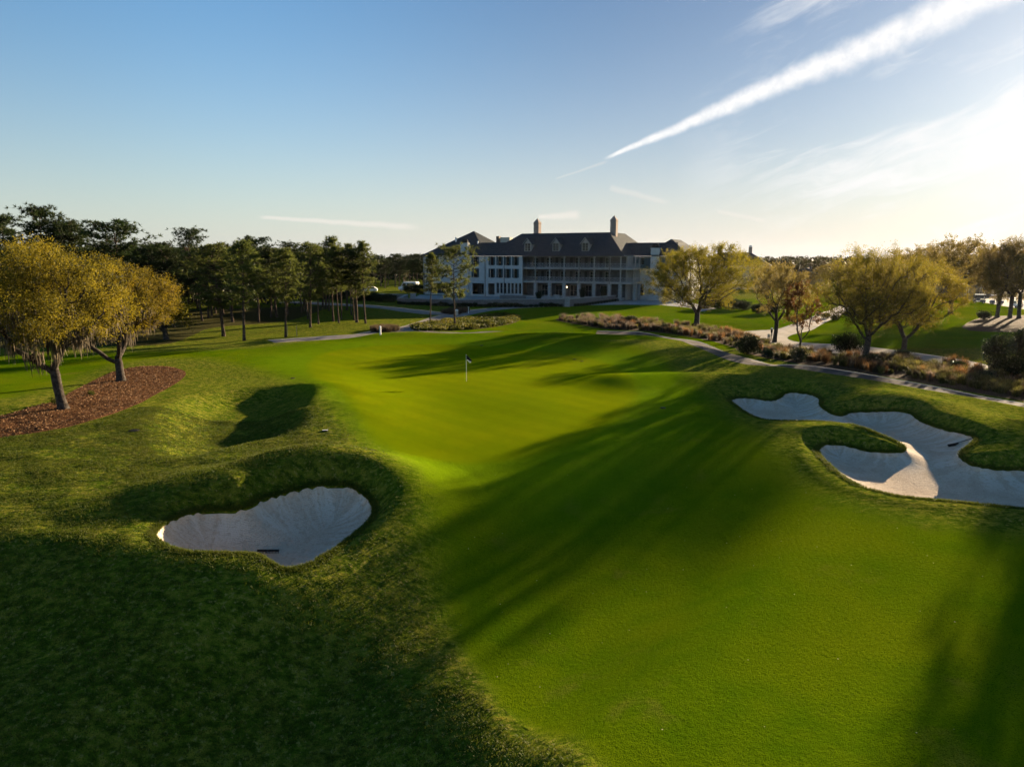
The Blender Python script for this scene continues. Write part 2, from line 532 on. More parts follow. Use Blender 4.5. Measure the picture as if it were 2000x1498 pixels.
def brick_material(name, c1, c2, mortar, bw, bh, rough=0.85, bump=0.3, off=0.5, spec=0.05, msize=0.02):
    """courses laid by height: u runs along the wall whichever way it faces"""
    m, nt, out = M_new(name)
    t = NT(nt)
    tc = t.n('TexCoord')
    sx = t.n('SeparateXYZ', {0: tc.outputs['Object']})
    u = t.math('ADD', sx.outputs[0], sx.outputs[1])
    vec = t.n('CombineXYZ', {0: u, 1: sx.outputs[2]})
    br = t.n('TexBrick', {'Vector': vec.outputs[0], 'Color1': c1, 'Color2': c2, 'Mortar': mortar, 'Scale': 1.0, 'Mortar Size': msize,
                          'Brick Width': bw, 'Row Height': bh}, offset=off)
    n = t.noise(tc.outputs['Object'], 0.9, 5)
    c = t.mix(t.math('MULTIPLY', t.mapr(n, 0.35, 0.7), 0.35), br.outputs[0], tuple(x * 0.62 for x in c1))
    bp = t.n('Bump', {'Height': br.outputs[0], 'Strength': bump, 'Distance': 0.03})
    b = t.n('BsdfPrincipled', {'Base Color': c, 'Roughness': rough, 'Specular IOR Level': spec, 'Normal': bp.outputs[0]})
    nt.links.new(b.outputs[0], out.inputs[0])
    return m


def emit_mat(name, c, s):
    m, nt, out = M_new(name)
    t = NT(nt)
    e = t.n('Emission', {'Color': c, 'Strength': s})
    nt.links.new(e.outputs[0], out.inputs[0])
    return m


MAT = {}
MAT['turf'] = grass_material()
MAT['sand'] = sand_material()
MAT['soil'] = simple_mat('soil_lip', (0.035, 0.028, 0.012), (0.07, 0.055, 0.02), 9, 0.95, 0.6)
MAT['mulch'] = mulch_material('mulch', (0.045, 0.019, 0.009), (0.150, 0.064, 0.028), (0.32, 0.165, 0.082))
MAT['bedsoil'] = mulch_material('bed_straw', (0.028, 0.017, 0.010), (0.080, 0.048, 0.027), (0.18, 0.115, 0.066))
MAT['straw'] = mulch_material('pine_straw', (0.028, 0.026, 0.008), (0.055, 0.060, 0.010), (0.11, 0.075, 0.030))
MAT['path'] = simple_mat('concrete_path', (0.165, 0.142, 0.125), (0.235, 0.205, 0.182), 0.7, 0.9, 0.25, 30)
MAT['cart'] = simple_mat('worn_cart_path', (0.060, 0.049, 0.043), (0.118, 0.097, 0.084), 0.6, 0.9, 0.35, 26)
MAT['asphalt'] = simple_mat('asphalt', (0.06, 0.06, 0.065), (0.09, 0.09, 0.09), 1.0, 0.9, 0.3, 30)
MAT['paving'] = simple_mat('paving', (0.24, 0.225, 0.21), (0.31, 0.295, 0.275), 0.6, 0.85, 0.2, 18)
MAT['wastesand'] = simple_mat('waste_sand', (0.26, 0.22, 0.18), (0.36, 0.31, 0.26), 0.8, 0.95, 0.4, 12)
MAT['bark_oak'] = simple_mat('oak_bark', (0.030, 0.024, 0.019), (0.075, 0.062, 0.052), 5, 0.95, 0.8, 18)
MAT['bark_pine'] = simple_mat('pine_bark', (0.040, 0.027, 0.019), (0.105, 0.076, 0.056), 4, 0.95, 0.8, 14)
MAT['oak_gold'] = leaf_material('oak_leaves_gold', (0.040, 0.046, 0.010), (0.185, 0.155, 0.016), (0.42, 0.295, 0.020), 0.45, tcol=(0.40, 0.30, 0.018))
MAT['oak_olive'] = leaf_material('oak_leaves_olive', (0.042, 0.046, 0.012), (0.150, 0.132, 0.022), (0.31, 0.24, 0.03), 0.55, tcol=(0.40, 0.31, 0.03))
MAT['oak_yellow'] = leaf_material('oak_leaves_yellow', (0.044, 0.054, 0.010), (0.165, 0.160, 0.014), (0.38, 0.32, 0.02), 0.50, tcol=(0.46, 0.39, 0.02))
MAT['oak_brown'] = leaf_material('oak_leaves_brown', (0.070, 0.062, 0.028), (0.16, 0.128, 0.040), (0.28, 0.21, 0.055), 0.58, tcol=(0.38, 0.29, 0.06))
MAT['rust'] = leaf_material('rust_leaves', (0.10, 0.045, 0.014), (0.22, 0.11, 0.022), (0.34, 0.22, 0.05), 0.5)
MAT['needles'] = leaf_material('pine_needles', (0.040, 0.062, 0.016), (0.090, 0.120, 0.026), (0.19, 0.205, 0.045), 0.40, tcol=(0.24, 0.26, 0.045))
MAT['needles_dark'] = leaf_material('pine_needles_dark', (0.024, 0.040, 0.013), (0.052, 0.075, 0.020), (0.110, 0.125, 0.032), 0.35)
MAT['cypress'] = leaf_material('cypress_rust', (0.055, 0.035, 0.025), (0.095, 0.058, 0.038), (0.14, 0.090, 0.055), 0.35)
MAT['bush'] = leaf_material('bush_leaves', (0.014, 0.026, 0.010), (0.030, 0.048, 0.014), (0.065, 0.085, 0.022), 0.3)
MAT['gloss'] = leaf_material('glossy_leaves', (0.016, 0.028, 0.010), (0.036, 0.050, 0.014), (0.110, 0.105, 0.030), 0.3, 0.25, spec=0.6)
MAT['cover'] = leaf_material('groundcover_leaves', (0.045, 0.060, 0.012), (0.12, 0.135, 0.018), (0.24, 0.21, 0.03), 0.45)
MAT['moss'] = leaf_material('spanish_moss', (0.10, 0.080, 0.055), (0.20, 0.165, 0.110), (0.34, 0.28, 0.18), 0.5)
MAT['g_pink'] = leaf_material('grass_pale', (0.060, 0.042, 0.028), (0.16, 0.110, 0.076), (0.36, 0.26, 0.19), 0.55)
MAT['g_rust'] = leaf_material('grass_rust', (0.075, 0.040, 0.020), (0.21, 0.090, 0.038), (0.44, 0.20, 0.085), 0.55)
MAT['g_green'] = leaf_material('grass_green', (0.060, 0.062, 0.018), (0.15, 0.135, 0.035), (0.30, 0.25, 0.07), 0.5)
MAT['g_dry'] = leaf_material('grass_dry', (0.060, 0.045, 0.025), (0.13, 0.090, 0.050), (0.22, 0.16, 0.09), 0.5)
MAT['blade'] = leaf_material('rough_blades', (0.050, 0.085, 0.008), (0.100, 0.120, 0.010), (0.140, 0.130, 0.024), 0.36, tcol=(0.15, 0.17, 0.015), k=0.8)
MAT['litter'] = leaf_material('straw_litter', (0.060, 0.026, 0.012), (0.22, 0.098, 0.042), (0.44, 0.24, 0.12), 0.2)
MAT['far'] = leaf_material('far_wood', (0.030, 0.036, 0.020), (0.060, 0.062, 0.030), (0.10, 0.085, 0.05), 0.3)
MAT['brick'] = brick_material('white_brick', (0.50, 0.49, 0.465), (0.43, 0.425, 0.405), (0.33, 0.325, 0.31), 0.42, 0.26, bump=0.25)
MAT['shingle'] = brick_material('slate_shingle', (0.034, 0.041, 0.046), (0.050, 0.057, 0.062), (0.020, 0.024, 0.027), 0.55, 0.28, 0.85, 0.5, spec=0.03)
MAT['stone'] = brick_material('stone_wall', (0.21, 0.195, 0.18), (0.15, 0.14, 0.13), (0.105, 0.098, 0.09), 0.75, 0.33, bump=0.6, msize=0.03)
MAT['stone_pale'] = brick_material('stone_pier', (0.36, 0.345, 0.325), (0.28, 0.27, 0.255), (0.21, 0.20, 0.19), 0.6, 0.34, bump=0.6, msize=0.03)
MAT['chimney'] = brick_material('chimney_brick', (0.36, 0.27, 0.22), (0.29, 0.215, 0.178), (0.24, 0.19, 0.16), 0.4, 0.2, bump=0.3)
MAT['siding'] = brick_material('teal_siding', (0.075, 0.115, 0.120), (0.065, 0.100, 0.106), (0.030, 0.045, 0.048), 3.0, 0.22, bump=0.5)
MAT['trim'] = simple_mat('trim_paint', (0.27, 0.255, 0.23), (0.32, 0.305, 0.28), 1.5, 0.7)
MAT['white'] = simple_mat('white_paint', (0.74, 0.73, 0.70), (0.80, 0.79, 0.77), 1.0, 0.45)
MAT['rail'] = simple_mat('rail_paint', (0.24, 0.24, 0.24), (0.30, 0.30, 0.295), 2.0, 0.6)
MAT['glass'] = simple_mat('window_glass', (0.010, 0.012, 0.014), (0.020, 0.022, 0.024), 0.5, 0.08, spec=0.6)
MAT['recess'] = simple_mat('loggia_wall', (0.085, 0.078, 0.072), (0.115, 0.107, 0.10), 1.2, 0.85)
MAT['black'] = simple_mat('black_metal', (0.010, 0.010, 0.011), (0.020, 0.020, 0.020), 6, 0.45)
MAT['dark'] = simple_mat('dark_timber', (0.030, 0.026, 0.022), (0.050, 0.044, 0.038), 4, 0.7)
MAT['shutter'] = simple_mat('teal_shutter', (0.035, 0.060, 0.066), (0.05, 0.08, 0.085), 4, 0.6)
MAT['tan'] = simple_mat('tan_metal', (0.42, 0.37, 0.29), (0.50, 0.45, 0.36), 3, 0.6)
MAT['brownmetal'] = simple_mat('brown_metal', (0.10, 0.07, 0.055), (0.14, 0.10, 0.08), 3, 0.6)
MAT['through_glow'] = emit_mat('see_through_glow', (1.0, 0.72, 0.36), 2.2)  # added glow standing for daylight seen through the building
MAT['blue'] = simple_mat('dark_blue_paint', (0.012, 0.018, 0.06), (0.02, 0.028, 0.08), 2, 0.35, spec=0.5)
MAT['post'] = simple_mat('stake_wood', (0.34, 0.27, 0.18), (0.42, 0.34, 0.24), 6, 0.8)
MAT['steel'] = simple_mat('brushed_steel', (0.35, 0.34, 0.33), (0.45, 0.44, 0.43), 6, 0.4, metal=0.7)


# ------------------------------------------------------------------ object helpers
def link(o, parent=None):
    col.objects.link(o)
    if parent is not None:
        o.parent = parent
    return o


def tag(o, label=None, cat=None, group=None, kind=None):
    if label:
        o['label'] = label
    if cat:
        o['category'] = cat
    if group:
        o['group'] = group
    if kind:
        o['kind'] = kind
    return o


def thing(name, label, cat, loc=(0, 0, 0), rz=0.0, group=None, scale=1.0):
    o = bpy.data.objects.new(name, None)
    o.empty_display_size = 0.3
    link(o)
    o.location = loc
    o.rotation_euler = (0, 0, rz)
    o.scale = (scale,) * 3 if not isinstance(scale, tuple) else scale
    return tag(o, label, cat, group)


def np_mesh(name, V, Fa, attrs=None, smooth=False):
    me = bpy.data.meshes.new(name)
    V = np.ascontiguousarray(V, dtype=np.float32)
    Fa = np.ascontiguousarray(Fa, dtype=np.int32)
    n, k = Fa.shape
    me.vertices.add(len(V))
    me.vertices.foreach_set('co', V.ravel())
    me.loops.add(n * k)
    me.loops.foreach_set('vertex_index', Fa.ravel())
    me.polygons.add(n)
    me.polygons.foreach_set('loop_start', np.arange(0, n * k, k, dtype=np.int32))
    me.update(calc_edges=True)
    if smooth:
        me.polygons.foreach_set('use_smooth', np.ones(n, dtype=bool))
    for key, val in (attrs or {}).items():
        a = me.attributes.new(key, 'FLOAT', 'POINT')
        a.data.foreach_set('value', np.ascontiguousarray(val, dtype=np.float32))
    return me


def obj(name, me, mat, parent=None):
    if mat is not None and len(me.materials) == 0:
        me.materials.append(MAT[mat] if isinstance(mat, str) else mat)
    return link(bpy.data.objects.new(name, me), parent)


class MB:
    """collects boxes, prisms and tubes and builds them as one mesh"""
    def __init__(s):
        s.v, s.f = [], []

    def add(s, vs, fs):
        k = len(s.v)
        s.v += [tuple(p) for p in vs]
        s.f += [tuple(i + k for i in f) for f in fs]
        return s

    def box(s, x0, x1, y0, y1, z0, z1):
        return s.add([(x0, y0, z0), (x1, y0, z0), (x1, y1, z0), (x0, y1, z0), (x0, y0, z1), (x1, y0, z1), (x1, y1, z1), (x0, y1, z1)],
                     [(0, 3, 2, 1), (4, 5, 6, 7), (0, 1, 5, 4), (1, 2, 6, 5), (2, 3, 7, 6), (3, 0, 4, 7)])

    def bar(s, p, q, w, h=None):
        """square bar from p to q"""
        p, q = Vector(p), Vector(q)
        d = (q - p).normalized()
        up = Vector((0, 0, 1)) if abs(d.z) < 0.95 else Vector((0, 1, 0))
        a = d.cross(up).normalized() * (w / 2)
        b = a.cross(d).normalized() * ((h or w) / 2)
        vs = [p - a - b, p + a - b, p + a + b, p - a + b, q - a - b, q + a - b, q + a + b, q - a + b]
        return s.add(vs, [(0, 1, 2, 3), (7, 6, 5, 4), (0, 4, 5, 1), (1, 5, 6, 2), (2, 6, 7, 3), (3, 7, 4, 0)])

    def tube(s, pts, rad, n=8, cap=True):
        pts = [Vector(p) for p in pts]
        base = len(s.v)
        prev = None
        for i, p in enumerate(pts):
            d = (pts[min(i + 1, len(pts) - 1)] - pts[max(i - 1, 0)]).normalized()
            if prev is None:
                ref = Vector((1, 0, 0)) if abs(d.x) < 0.8 else Vector((0, 1, 0))
                a = d.cross(ref).normalized()
            else:
                a = (prev - d * prev.dot(d)).normalized()
            prev = a
            b = d.cross(a)
            r = rad[i] if hasattr(rad, '__len__') else rad
            for k in range(n):
                an = 2 * PI * k / n
                s.v.append(tuple(p + a * math.cos(an) * r + b * math.sin(an) * r))
        for i in range(len(pts) - 1):
            for k in range(n):
                a0 = base + i * n + k
                a1 = base + i * n + (k + 1) % n
                s.f.append((a0, a1, a1 + n, a0 + n))
        if cap:
            s.f.append(tuple(base + k for k in range(n - 1, -1, -1)))
            e = base + (len(pts) - 1) * n
            s.f.append(tuple(e + k for k in range(n)))
        return s

    def prism(s, poly, axis, a, b):
        """extrude a polygon given in two axes along the third"""
        def P(p, t):
            return {'x': (t, p[0], p[1]), 'y': (p[0], t, p[1]), 'z': (p[0], p[1], t)}[axis]
        n = len(poly)
        vs = [P(p, a) for p in poly] + [P(p, b) for p in poly]
        fs = [tuple(range(n - 1, -1, -1)), tuple(range(n, 2 * n))] + [(i, (i + 1) % n, n + (i + 1) % n, n + i) for i in range(n)]
        return s.add(vs, fs)

    def mesh(s, name, smooth=False):
        me = bpy.data.meshes.new(name)
        me.from_pydata(s.v, [], s.f)
        me.update()
        import bmesh
        bm = bmesh.new()
        bm.from_mesh(me)
        bmesh.ops.recalc_face_normals(bm, faces=bm.faces)
        bm.to_mesh(me)
        bm.free()
        if smooth:
            me.polygons.foreach_set('use_smooth', np.ones(len(me.polygons), dtype=bool))
        return me

    def build(s, name, mat, parent=None, smooth=False, label=None):
        o = obj(name, s.mesh(name, smooth), mat, parent)
        if label:
            o['label'] = label
        return o


def copy_tree(root, loc, rz=0.0, scale=1.0, label=None, group=None):
    kids = {}
    for o in root.children:
        kids[o] = list(o.children)
    r = root.copy()
    col.objects.link(r)
    r.location = loc
    r.rotation_euler = (0, 0, rz)
    r.scale = scale if isinstance(scale, tuple) else (scale,) * 3
    if label:
        r['label'] = label
    if group:
        r['group'] = group
    for ch, subs in kids.items():
        c = ch.copy()
        col.objects.link(c)
        c.parent = r
        for g in subs:
            d = g.copy()
            col.objects.link(d)
            d.parent = c
    return r


# ------------------------------------------------------------------ build the terrain as one triangulation, split by outline
def build_terrain():
    pts = []
    r = 5.0
    while r < 125:
        dr = min(max(r * r * 0.00045, 0.10), 0.55 + 0.004 * max(0, r - 60))
        dth = max(0.0046, 0.10 / r)
        th = np.arange(-0.80, 0.80, dth) + rng.random() * dth
        rr = r + (rng.random(len(th)) - 0.5) * dr * 0.5
        pts.append(np.stack([rr * np.sin(th), rr * np.cos(th)], 1))
        r += dr
    # around the sand, the hollow and the ridge the grid is finer
    for key, sp in (('lb', 0.14), ('rb', 0.22)):
        lo, hi = POLY[key].min(0) - 2.5, POLY[key].max(0) + 2.5
        g = np.stack(np.meshgrid(np.arange(lo[0], hi[0], sp), np.arange(lo[1], hi[1], sp)), -1).reshape(-1, 2)
        g += (rng.random(g.shape) - 0.5) * sp * 0.6
        d = sdf(g, POLY[key])
        pts.append(g[(d > -2.2) & (np.abs(d) > 0.06)])
    g = np.stack(np.meshgrid(np.arange(-12, 9, 0.13), np.arange(10.5, 26, 0.13)), -1).reshape(-1, 2)
    g += (rng.random(g.shape) - 0.5) * 0.08
    d = np.abs(sdf(g, POLY['fair'], 3))
    pts.append(g[(d < 1.6) & (d > 0.05)])
    while r < 1500:
        th = np.arange(-1.0, 1.0, 0.02)
        pts.append(np.stack([r * np.sin(th), r * np.cos(th)], 1))
        r *= 1.035
    r = 4.0
    while r < 1500:
        th = np.concatenate([np.arange(0.86, 2 * PI - 0.86, 0.09)])
        pts.append(np.stack([r * np.sin(th), r * np.cos(th)], 1))
        r *= 1.12
    P = np.vstack(pts)
    cons, edges = [], []
    k = 0
    for key, _ in ORDER:
        L = POLY[key]
        # drop vertices that crowd each other
        keep = [0]
        for i in range(1, len(L)):
            if np.linalg.norm(L[i] - L[keep[-1]]) > 0.06:
                keep.append(i)
        L = L[keep]
        POLY[key] = L
        cons.append(L)
        n = len(L)
        edges += [(k + i, k + (i + 1) % n) for i in range(n)]
        k += n
    C = np.vstack(cons)
    allp = np.vstack([C, P])
    res = delaunay_2d_cdt([Vector(p) for p in allp.tolist()], edges, [], 0, 1e-5)
    V = np.array([tuple(v) for v in res[0]])
    T = np.array(res[2])
    Z = ground_z(V)
    a, b, c = V[T[:, 0]], V[T[:, 1]], V[T[:, 2]]
    flip = ((b[:, 0] - a[:, 0]) * (c[:, 1] - a[:, 1]) - (b[:, 1] - a[:, 1]) * (c[:, 0] - a[:, 0])) < 0
    T[flip] = T[flip][:, ::-1]
    cen = (a + b + c) / 3
    reg = np.full(len(T), -1)
    for i, (key, _) in enumerate(ORDER):
        L = POLY[key]
        lo, hi = L.min(0), L.max(0)
        m = (reg < 0) & (cen[:, 0] > lo[0]) & (cen[:, 0] < hi[0]) & (cen[:, 1] > lo[1]) & (cen[:, 1] < hi[1])
        idx = np.where(m)[0]
        ins = inside(cen[idx], L)
        reg[idx[ins]] = i
    sg = sdf(V, POLY['green'], 8)
    sf = sdf(V, POLY['fair'], 6)
    sf = sf / (1 + 3.5 * sstep(20.5, 27, V[:, 1]))
    lawn = (V[:, 1] > 82) & (V[:, 1] < 175)
    sf = np.where(lawn, np.maximum(sf, sstep(-12, -4, V[:, 0] + (V[:, 1] - 100) * 0.12) * 6 - 3), sf)
    VZ = np.column_stack([V, Z])
    fn = np.cross(VZ[T[:, 1]] - VZ[T[:, 0]], VZ[T[:, 2]] - VZ[T[:, 0]])
    VN = np.zeros_like(VZ)
    for q in range(3):
        np.add.at(VN, T[:, q], fn)
    VN /= np.linalg.norm(VN, axis=1)[:, None] + 1e-12
    mats = {'sand_bunker': 'sand', 'cart_path': 'cart', 'footpath': 'path', 'planting_bed': 'bedsoil', 'sandy_path': 'wastesand',
            'mulch_bed': 'mulch', 'patio': 'paving', 'road': 'asphalt', 'forest_floor': 'straw', 'putting_green': 'turf', 'fairway': 'turf'}
    labels = {'lb': 'bean shaped white sand bunker in shade at the lower left', 'rb': 'long winding sand bunker with a grass tongue on the right',
              'path_r': 'cart path curving behind the green below the oaks', 'path_l': 'pale footpath running from the pines to the clubhouse',
              'path_b': 'shaded footpath in front of the stone wall', 'path_c': 'narrow footpath below the ground cover bed',
              'hedge': 'soil of the low ground cover bed', 'waste': 'pale sandy path behind the ornamental grasses',
              'bed': 'straw covered bed of ornamental grasses', 'mulch': 'red brown mulch bed under the two mossy oaks',
              'patio': 'pale patio beside the clubhouse', 'road': 'asphalt drive with golf carts', 'brown': 'brown mulch under the trees at the right edge',
              'straw': 'straw strewn floor of the pine wood', 'green': 'putting green with the flagstick', 'fair': 'mown fairway and green surround'}
    for i in range(-1, len(ORDER)):
        sel = T[reg == i]
        if len(sel) == 0:
            continue
        u, inv = np.unique(sel, return_inverse=True)
        name = 'ground' if i < 0 else ORDER[i][1]
        key = None if i < 0 else ORDER[i][0]
        zz = Z[u].copy()
        at = {}
        if name in ('ground', 'putting_green', 'fairway'):
            at = {'sd_green': sg[u], 'sd_fair': sf[u]}
        if name == 'sand_bunker':
            L = POLY[key]
            d = sdf(V[u], L)
            d = np.clip(d, 0, None)
            A = np.concatenate([[0], np.cumsum(np.linalg.norm(np.diff(L, axis=0), axis=1))])
            near = np.array([A[np.argmin(((L - p) ** 2).sum(1))] for p in V[u]])
            at = {'sd_edge': d, 'along': near}
            zz = zz - 0.06 * sstep(0.0, 0.14, d)
        if name in ('cart_path', 'footpath', 'sandy_path', 'patio', 'road'):
            zz = zz - 0.012
        F3 = inv.reshape(sel.shape)
        me = np_mesh(name, np.column_stack([V[u], zz]), F3, at, smooth=True)
        if name != 'sand_bunker':
            me.normals_split_custom_set_from_vertices(VN[u].tolist())
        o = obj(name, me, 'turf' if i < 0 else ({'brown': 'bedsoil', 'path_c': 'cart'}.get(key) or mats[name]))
        o.shadow_terminator_geometry_offset = 0.25
        tag(o, 'rolling rough grass and land' if i < 0 else labels[key], None, None, 'structure')


build_terrain()


# ------------------------------------------------------------------ plants
def tubes_mesh(paths, n=6):
    """paths: list of (points Nx3, radii N) -> vertices, quads"""
    Vs, Fs = [], []
    k = 0
    for P, R in paths:
        m = len(P)
        T = np.gradient(P, axis=0)
        T /= np.linalg.norm(T, axis=1)[:, None] + 1e-9
        ref = np.array([0, 0, 1.0]) if abs(T[0, 2]) < 0.9 else np.array([1.0, 0, 0])
        a = np.cross(T, ref)
        a /= np.linalg.norm(a, axis=1)[:, None] + 1e-9
        b = np.cross(T, a)
        an = np.arange(n) * 2 * PI / n
        ring = P[:, None] + R[:, None, None] * (a[:, None] * np.cos(an)[None, :, None] + b[:, None] * np.sin(an)[None, :, None])
        Vs.append(ring.reshape(-1, 3))
        i = np.arange(m - 1)[:, None] * n
        j = np.arange(n)[None]
        j2 = (j + 1) % n
        q = np.stack([i + j, i + j2, i + n + j2, i + n + j], -1).reshape(-1, 4) + k
        Fs.append(q)
        k += m * n
    return np.vstack(Vs), np.vstack(Fs)


def rand_unit(n, g):
    v = g.normal(size=(n, 3))
    return v / np.linalg.norm(v, axis=1)[:, None]


def leaf_quads(C, D, L, W, g):
    """diamond leaves at C pointing along D"""
    n = len(C)
    s = np.cross(D, rand_unit(n, g))
    s /= np.linalg.norm(s, axis=1)[:, None] + 1e-9
    L = np.broadcast_to(L, n)[:, None]
    W = np.broadcast_to(W, n)[:, None]
    nrm = np.cross(D, s) * 0.15
    V = np.stack([C - D * L / 2, C + s * W / 2 + nrm * L, C + D * L / 2, C - s * W / 2 + nrm * L], 1).reshape(-1, 3)
    Fq = np.arange(4 * n).reshape(n, 4)
    return V, Fq


def colonize(points, start, parents, step=0.35, infl=3.0, kill=0.6, iters=140, g=None, up=0.05, jit=0.25):
    pos = [np.array(p, float) for p in start]
    par = list(parents)
    A = np.asarray(points, float)
    P = np.array(pos)
    d = np.linalg.norm(A[:, None] - P[None], axis=2)
    ni, nd = d.argmin(1), d.min(1)
    alive = np.ones(len(A), bool)
    for it in range(iters):
        m = alive & (nd < (infl if it > 12 else 99))
        if not m.any():
            break
        idx = ni[m]
        dirs = A[m] - np.array(pos)[idx]
        dirs /= np.linalg.norm(dirs, axis=1)[:, None] + 1e-9
        un, inv = np.unique(idx, return_inverse=True)
        acc = np.zeros((len(un), 3))
        np.add.at(acc, inv, dirs)
        acc /= np.linalg.norm(acc, axis=1)[:, None] + 1e-9
        acc += g.normal(size=acc.shape) * jit + [0, 0, up]
        acc /= np.linalg.norm(acc, axis=1)[:, None] + 1e-9
        new = np.array(pos)[un] + acc * step
        base = len(pos)
        for q, u in zip(new, un):
            pos.append(q)
            par.append(int(u))
        dn = np.linalg.norm(A[:, None] - new[None], axis=2)
        j, dj = dn.argmin(1), dn.min(1)
        b = dj < nd
        ni = np.where(b, base + j, ni)
        nd = np.minimum(nd, dj)
        alive &= nd > kill
    return np.array(pos), np.array(par)


def skeleton_paths(pos, par, r_tip, r_base, power=2.3):
    n = len(pos)
    kids = [[] for _ in range(n)]
    for i in range(n):
        if par[i] >= 0:
            kids[par[i]].append(i)
    w = np.zeros(n)
    for i in range(n - 1, -1, -1):
        w[i] = r_tip ** power if not kids[i] else sum(w[c] for c in kids[i])
    r = w ** (1 / power)
    r = r_tip + (r - r_tip) * (r_base - r_tip) / max(r[0] - r_tip, 1e-6)
    paths = []
    stack = [(0, None)]
    while stack:
        i, frm = stack.pop()
        pts, rad = [], []
        if frm is not None:
            pts.append(pos[frm])
            rad.append(r[i])
        while True:
            pts.append(pos[i])
            rad.append(r[i])
            if not kids[i]:
                break
            ks = sorted(kids[i], key=lambda c: -w[c])
            for c in ks[1:]:
                stack.append((c, i))
            i = ks[0]
        if len(pts) > 1:
            paths.append((np.array(pts), np.array(rad)))
    return paths, r, kids


def broadleaf(seed, H, R, crown_base, trunk_h, trunk_r, lean=(0, 0), npts=650, leaves=30000, lsize=0.14, clump=0.42, forks=3, gap=0.0,
              twig=0.016, flat=0.5, moss=0, step=0.36, stems=1, shape=None, spread=0.55, rx=1.0):
    """trunk that forks low, limbs grown into a lumpy dome, leaf sprays along the twigs"""
    g = np.random.default_rng(seed)
    R = R * 1.17
    # crown volume
    pts = []
    off = g.random(3) * 40
    zc = crown_base + (H - crown_base) * flat
    while len(pts) < npts:
        d = rand_unit(1, g)[0]
        rr = g.random() ** 0.36
        lump = 0.80 + 0.42 * vnoise(np.array([d[0] * 1.8 + off[0] + d[2]]), np.array([d[1] * 1.8 + off[1] - d[2]]))[0] \
            + 0.30 * vnoise(np.array([d[0] * 4 + off[1]]), np.array([d[1] * 4 + d[2] * 3 + off[2]]))[0]
        vz = (H - zc) if d[2] > 0 else (zc - crown_base)
        p = np.array([d[0] * R * rx * rr * lump, d[1] * R * rr * lump, zc + d[2] * vz * rr * (0.6 + 0.45 * lump)])
        hole = vnoise(np.array([p[0] / 1.7 + off[0] + p[2] / 2.1]), np.array([p[1] / 1.7 + off[1] - p[2] / 1.9]))[0]
        if hole < -0.28 + gap:
            continue
        if rr < 0.35 and g.random() < 0.7:
            continue
        p[:2] += np.array(lean)
        pts.append(p)
    # trunk and first forks
    start, par = [], []
    k = max(3, int(trunk_h / 0.45))
    for i in range(k + 1):
        tt = i / k
        start.append([lean[0] * tt * 0.35 + 0.06 * math.sin(3 * tt + seed), lean[1] * tt * 0.35, trunk_h * tt])
        par.append(i - 1)
    top = len(start) - 1
    a0 = g.random() * 6.28
    for f in range(forks):
        an = a0 + f * 2 * PI / forks + g.normal() * 0.25
        pr = top if g.random() < 0.7 else top - 1
        L = g.uniform(0.9, 1.5)
        for q in range(3):
            b = np.array(start[pr])
            el = 0.75 + 0.12 * q + g.normal() * 0.08
            start.append(list(b + np.array([math.cos(an) * math.cos(el) * spread * 1.8, math.sin(an) * math.cos(el) * spread * 1.8, math.sin(el)]) * L * 0.5))
            par.append(pr)
            pr = len(start) - 1
    pos, pa = colonize(np.array(pts), start, par, step=step, infl=R * 0.9, kill=step * 1.35, g=g)
    paths, r, kids = skeleton_paths(pos, pa, twig, trunk_r)
    # root flare
    P0, R0 = paths[0]
    R0 = R0.copy()
    R0[0] *= 1.45
    if len(R0) > 2:
        R0[1] *= 1.08
    P0 = P0.copy()
    P0[0, 2] -= 0.15
    paths[0] = (P0, R0)
    big = [p for p in paths if p[1].max() > trunk_r * 0.22]
    small = [p for p in paths if p[1].max() <= trunk_r * 0.22]
    V1, F1 = tubes_mesh(big, 8)
    if small:
        V2, F2 = tubes_mesh(small, 4)
        V1, F1 = np.vstack([V1, V2]), np.vstack([F1, F2 + len(V1)])
    trunk = np_mesh('trunk', V1, F1, smooth=True)
    # leaves round the thin nodes, more at the ends
    tips = np.array([len(k_) == 0 for k_ in kids])
    thin = np.where((r < max(twig * 2.6, trunk_r * 0.12)) & (pos[:, 2] > crown_base - 0.5))[0]
    wgt = np.where(tips[thin], 2.2, 1.0)
    cl = np.array([vnoise(np.array([p[0] / 1.1 + 7]), np.array([p[1] / 1.1 + p[2] / 1.3]))[0] for p in pos[thin]])
    wgt = wgt * np.clip(0.75 + 1.6 * cl, 0.12, 2)
    nspray = max(200, leaves // 26)
    base_i = g.choice(thin, size=nspray, p=wgt / wgt.sum())
    gro = pos[base_i] - pos[np.maximum(pa[base_i], 0)]
    gro /= np.linalg.norm(gro, axis=1)[:, None] + 1e-6
    outw = (pos[base_i] - [lean[0], lean[1], crown_base]) / R
    sdir = gro * 0.6 + rand_unit(nspray, g) * 0.75 + outw * 0.45 + [0, 0, 0.30]
    sdir /= np.linalg.norm(sdir, axis=1)[:, None]
    slen = clump * 2.6 * g.uniform(0.5, 1.3, nspray)
    which = g.integers(0, nspray, leaves)
    tt = g.random(leaves) ** 0.8
    C = pos[base_i][which] + sdir[which] * (slen[which] * tt)[:, None] + g.normal(size=(leaves, 3)) * (clump * 0.30)
    C[:, 2] -= 0.10 * slen[which] * tt * tt
    D = rand_unit(leaves, g) + sdir[which] * 0.8
    D /= np.linalg.norm(D, axis=1)[:, None]
    L = lsize * g.uniform(0.7, 1.35, leaves)
    V, Fq = leaf_quads(C, D, L, L * 0.55, g)
    tn = np.clip(0.38 + 1.15 * vnoise(C[:, 0] / 1.6 + 3, C[:, 1] / 1.6 + C[:, 2] / 1.5) + g.normal(size=leaves) * 0.2, 0, 1)
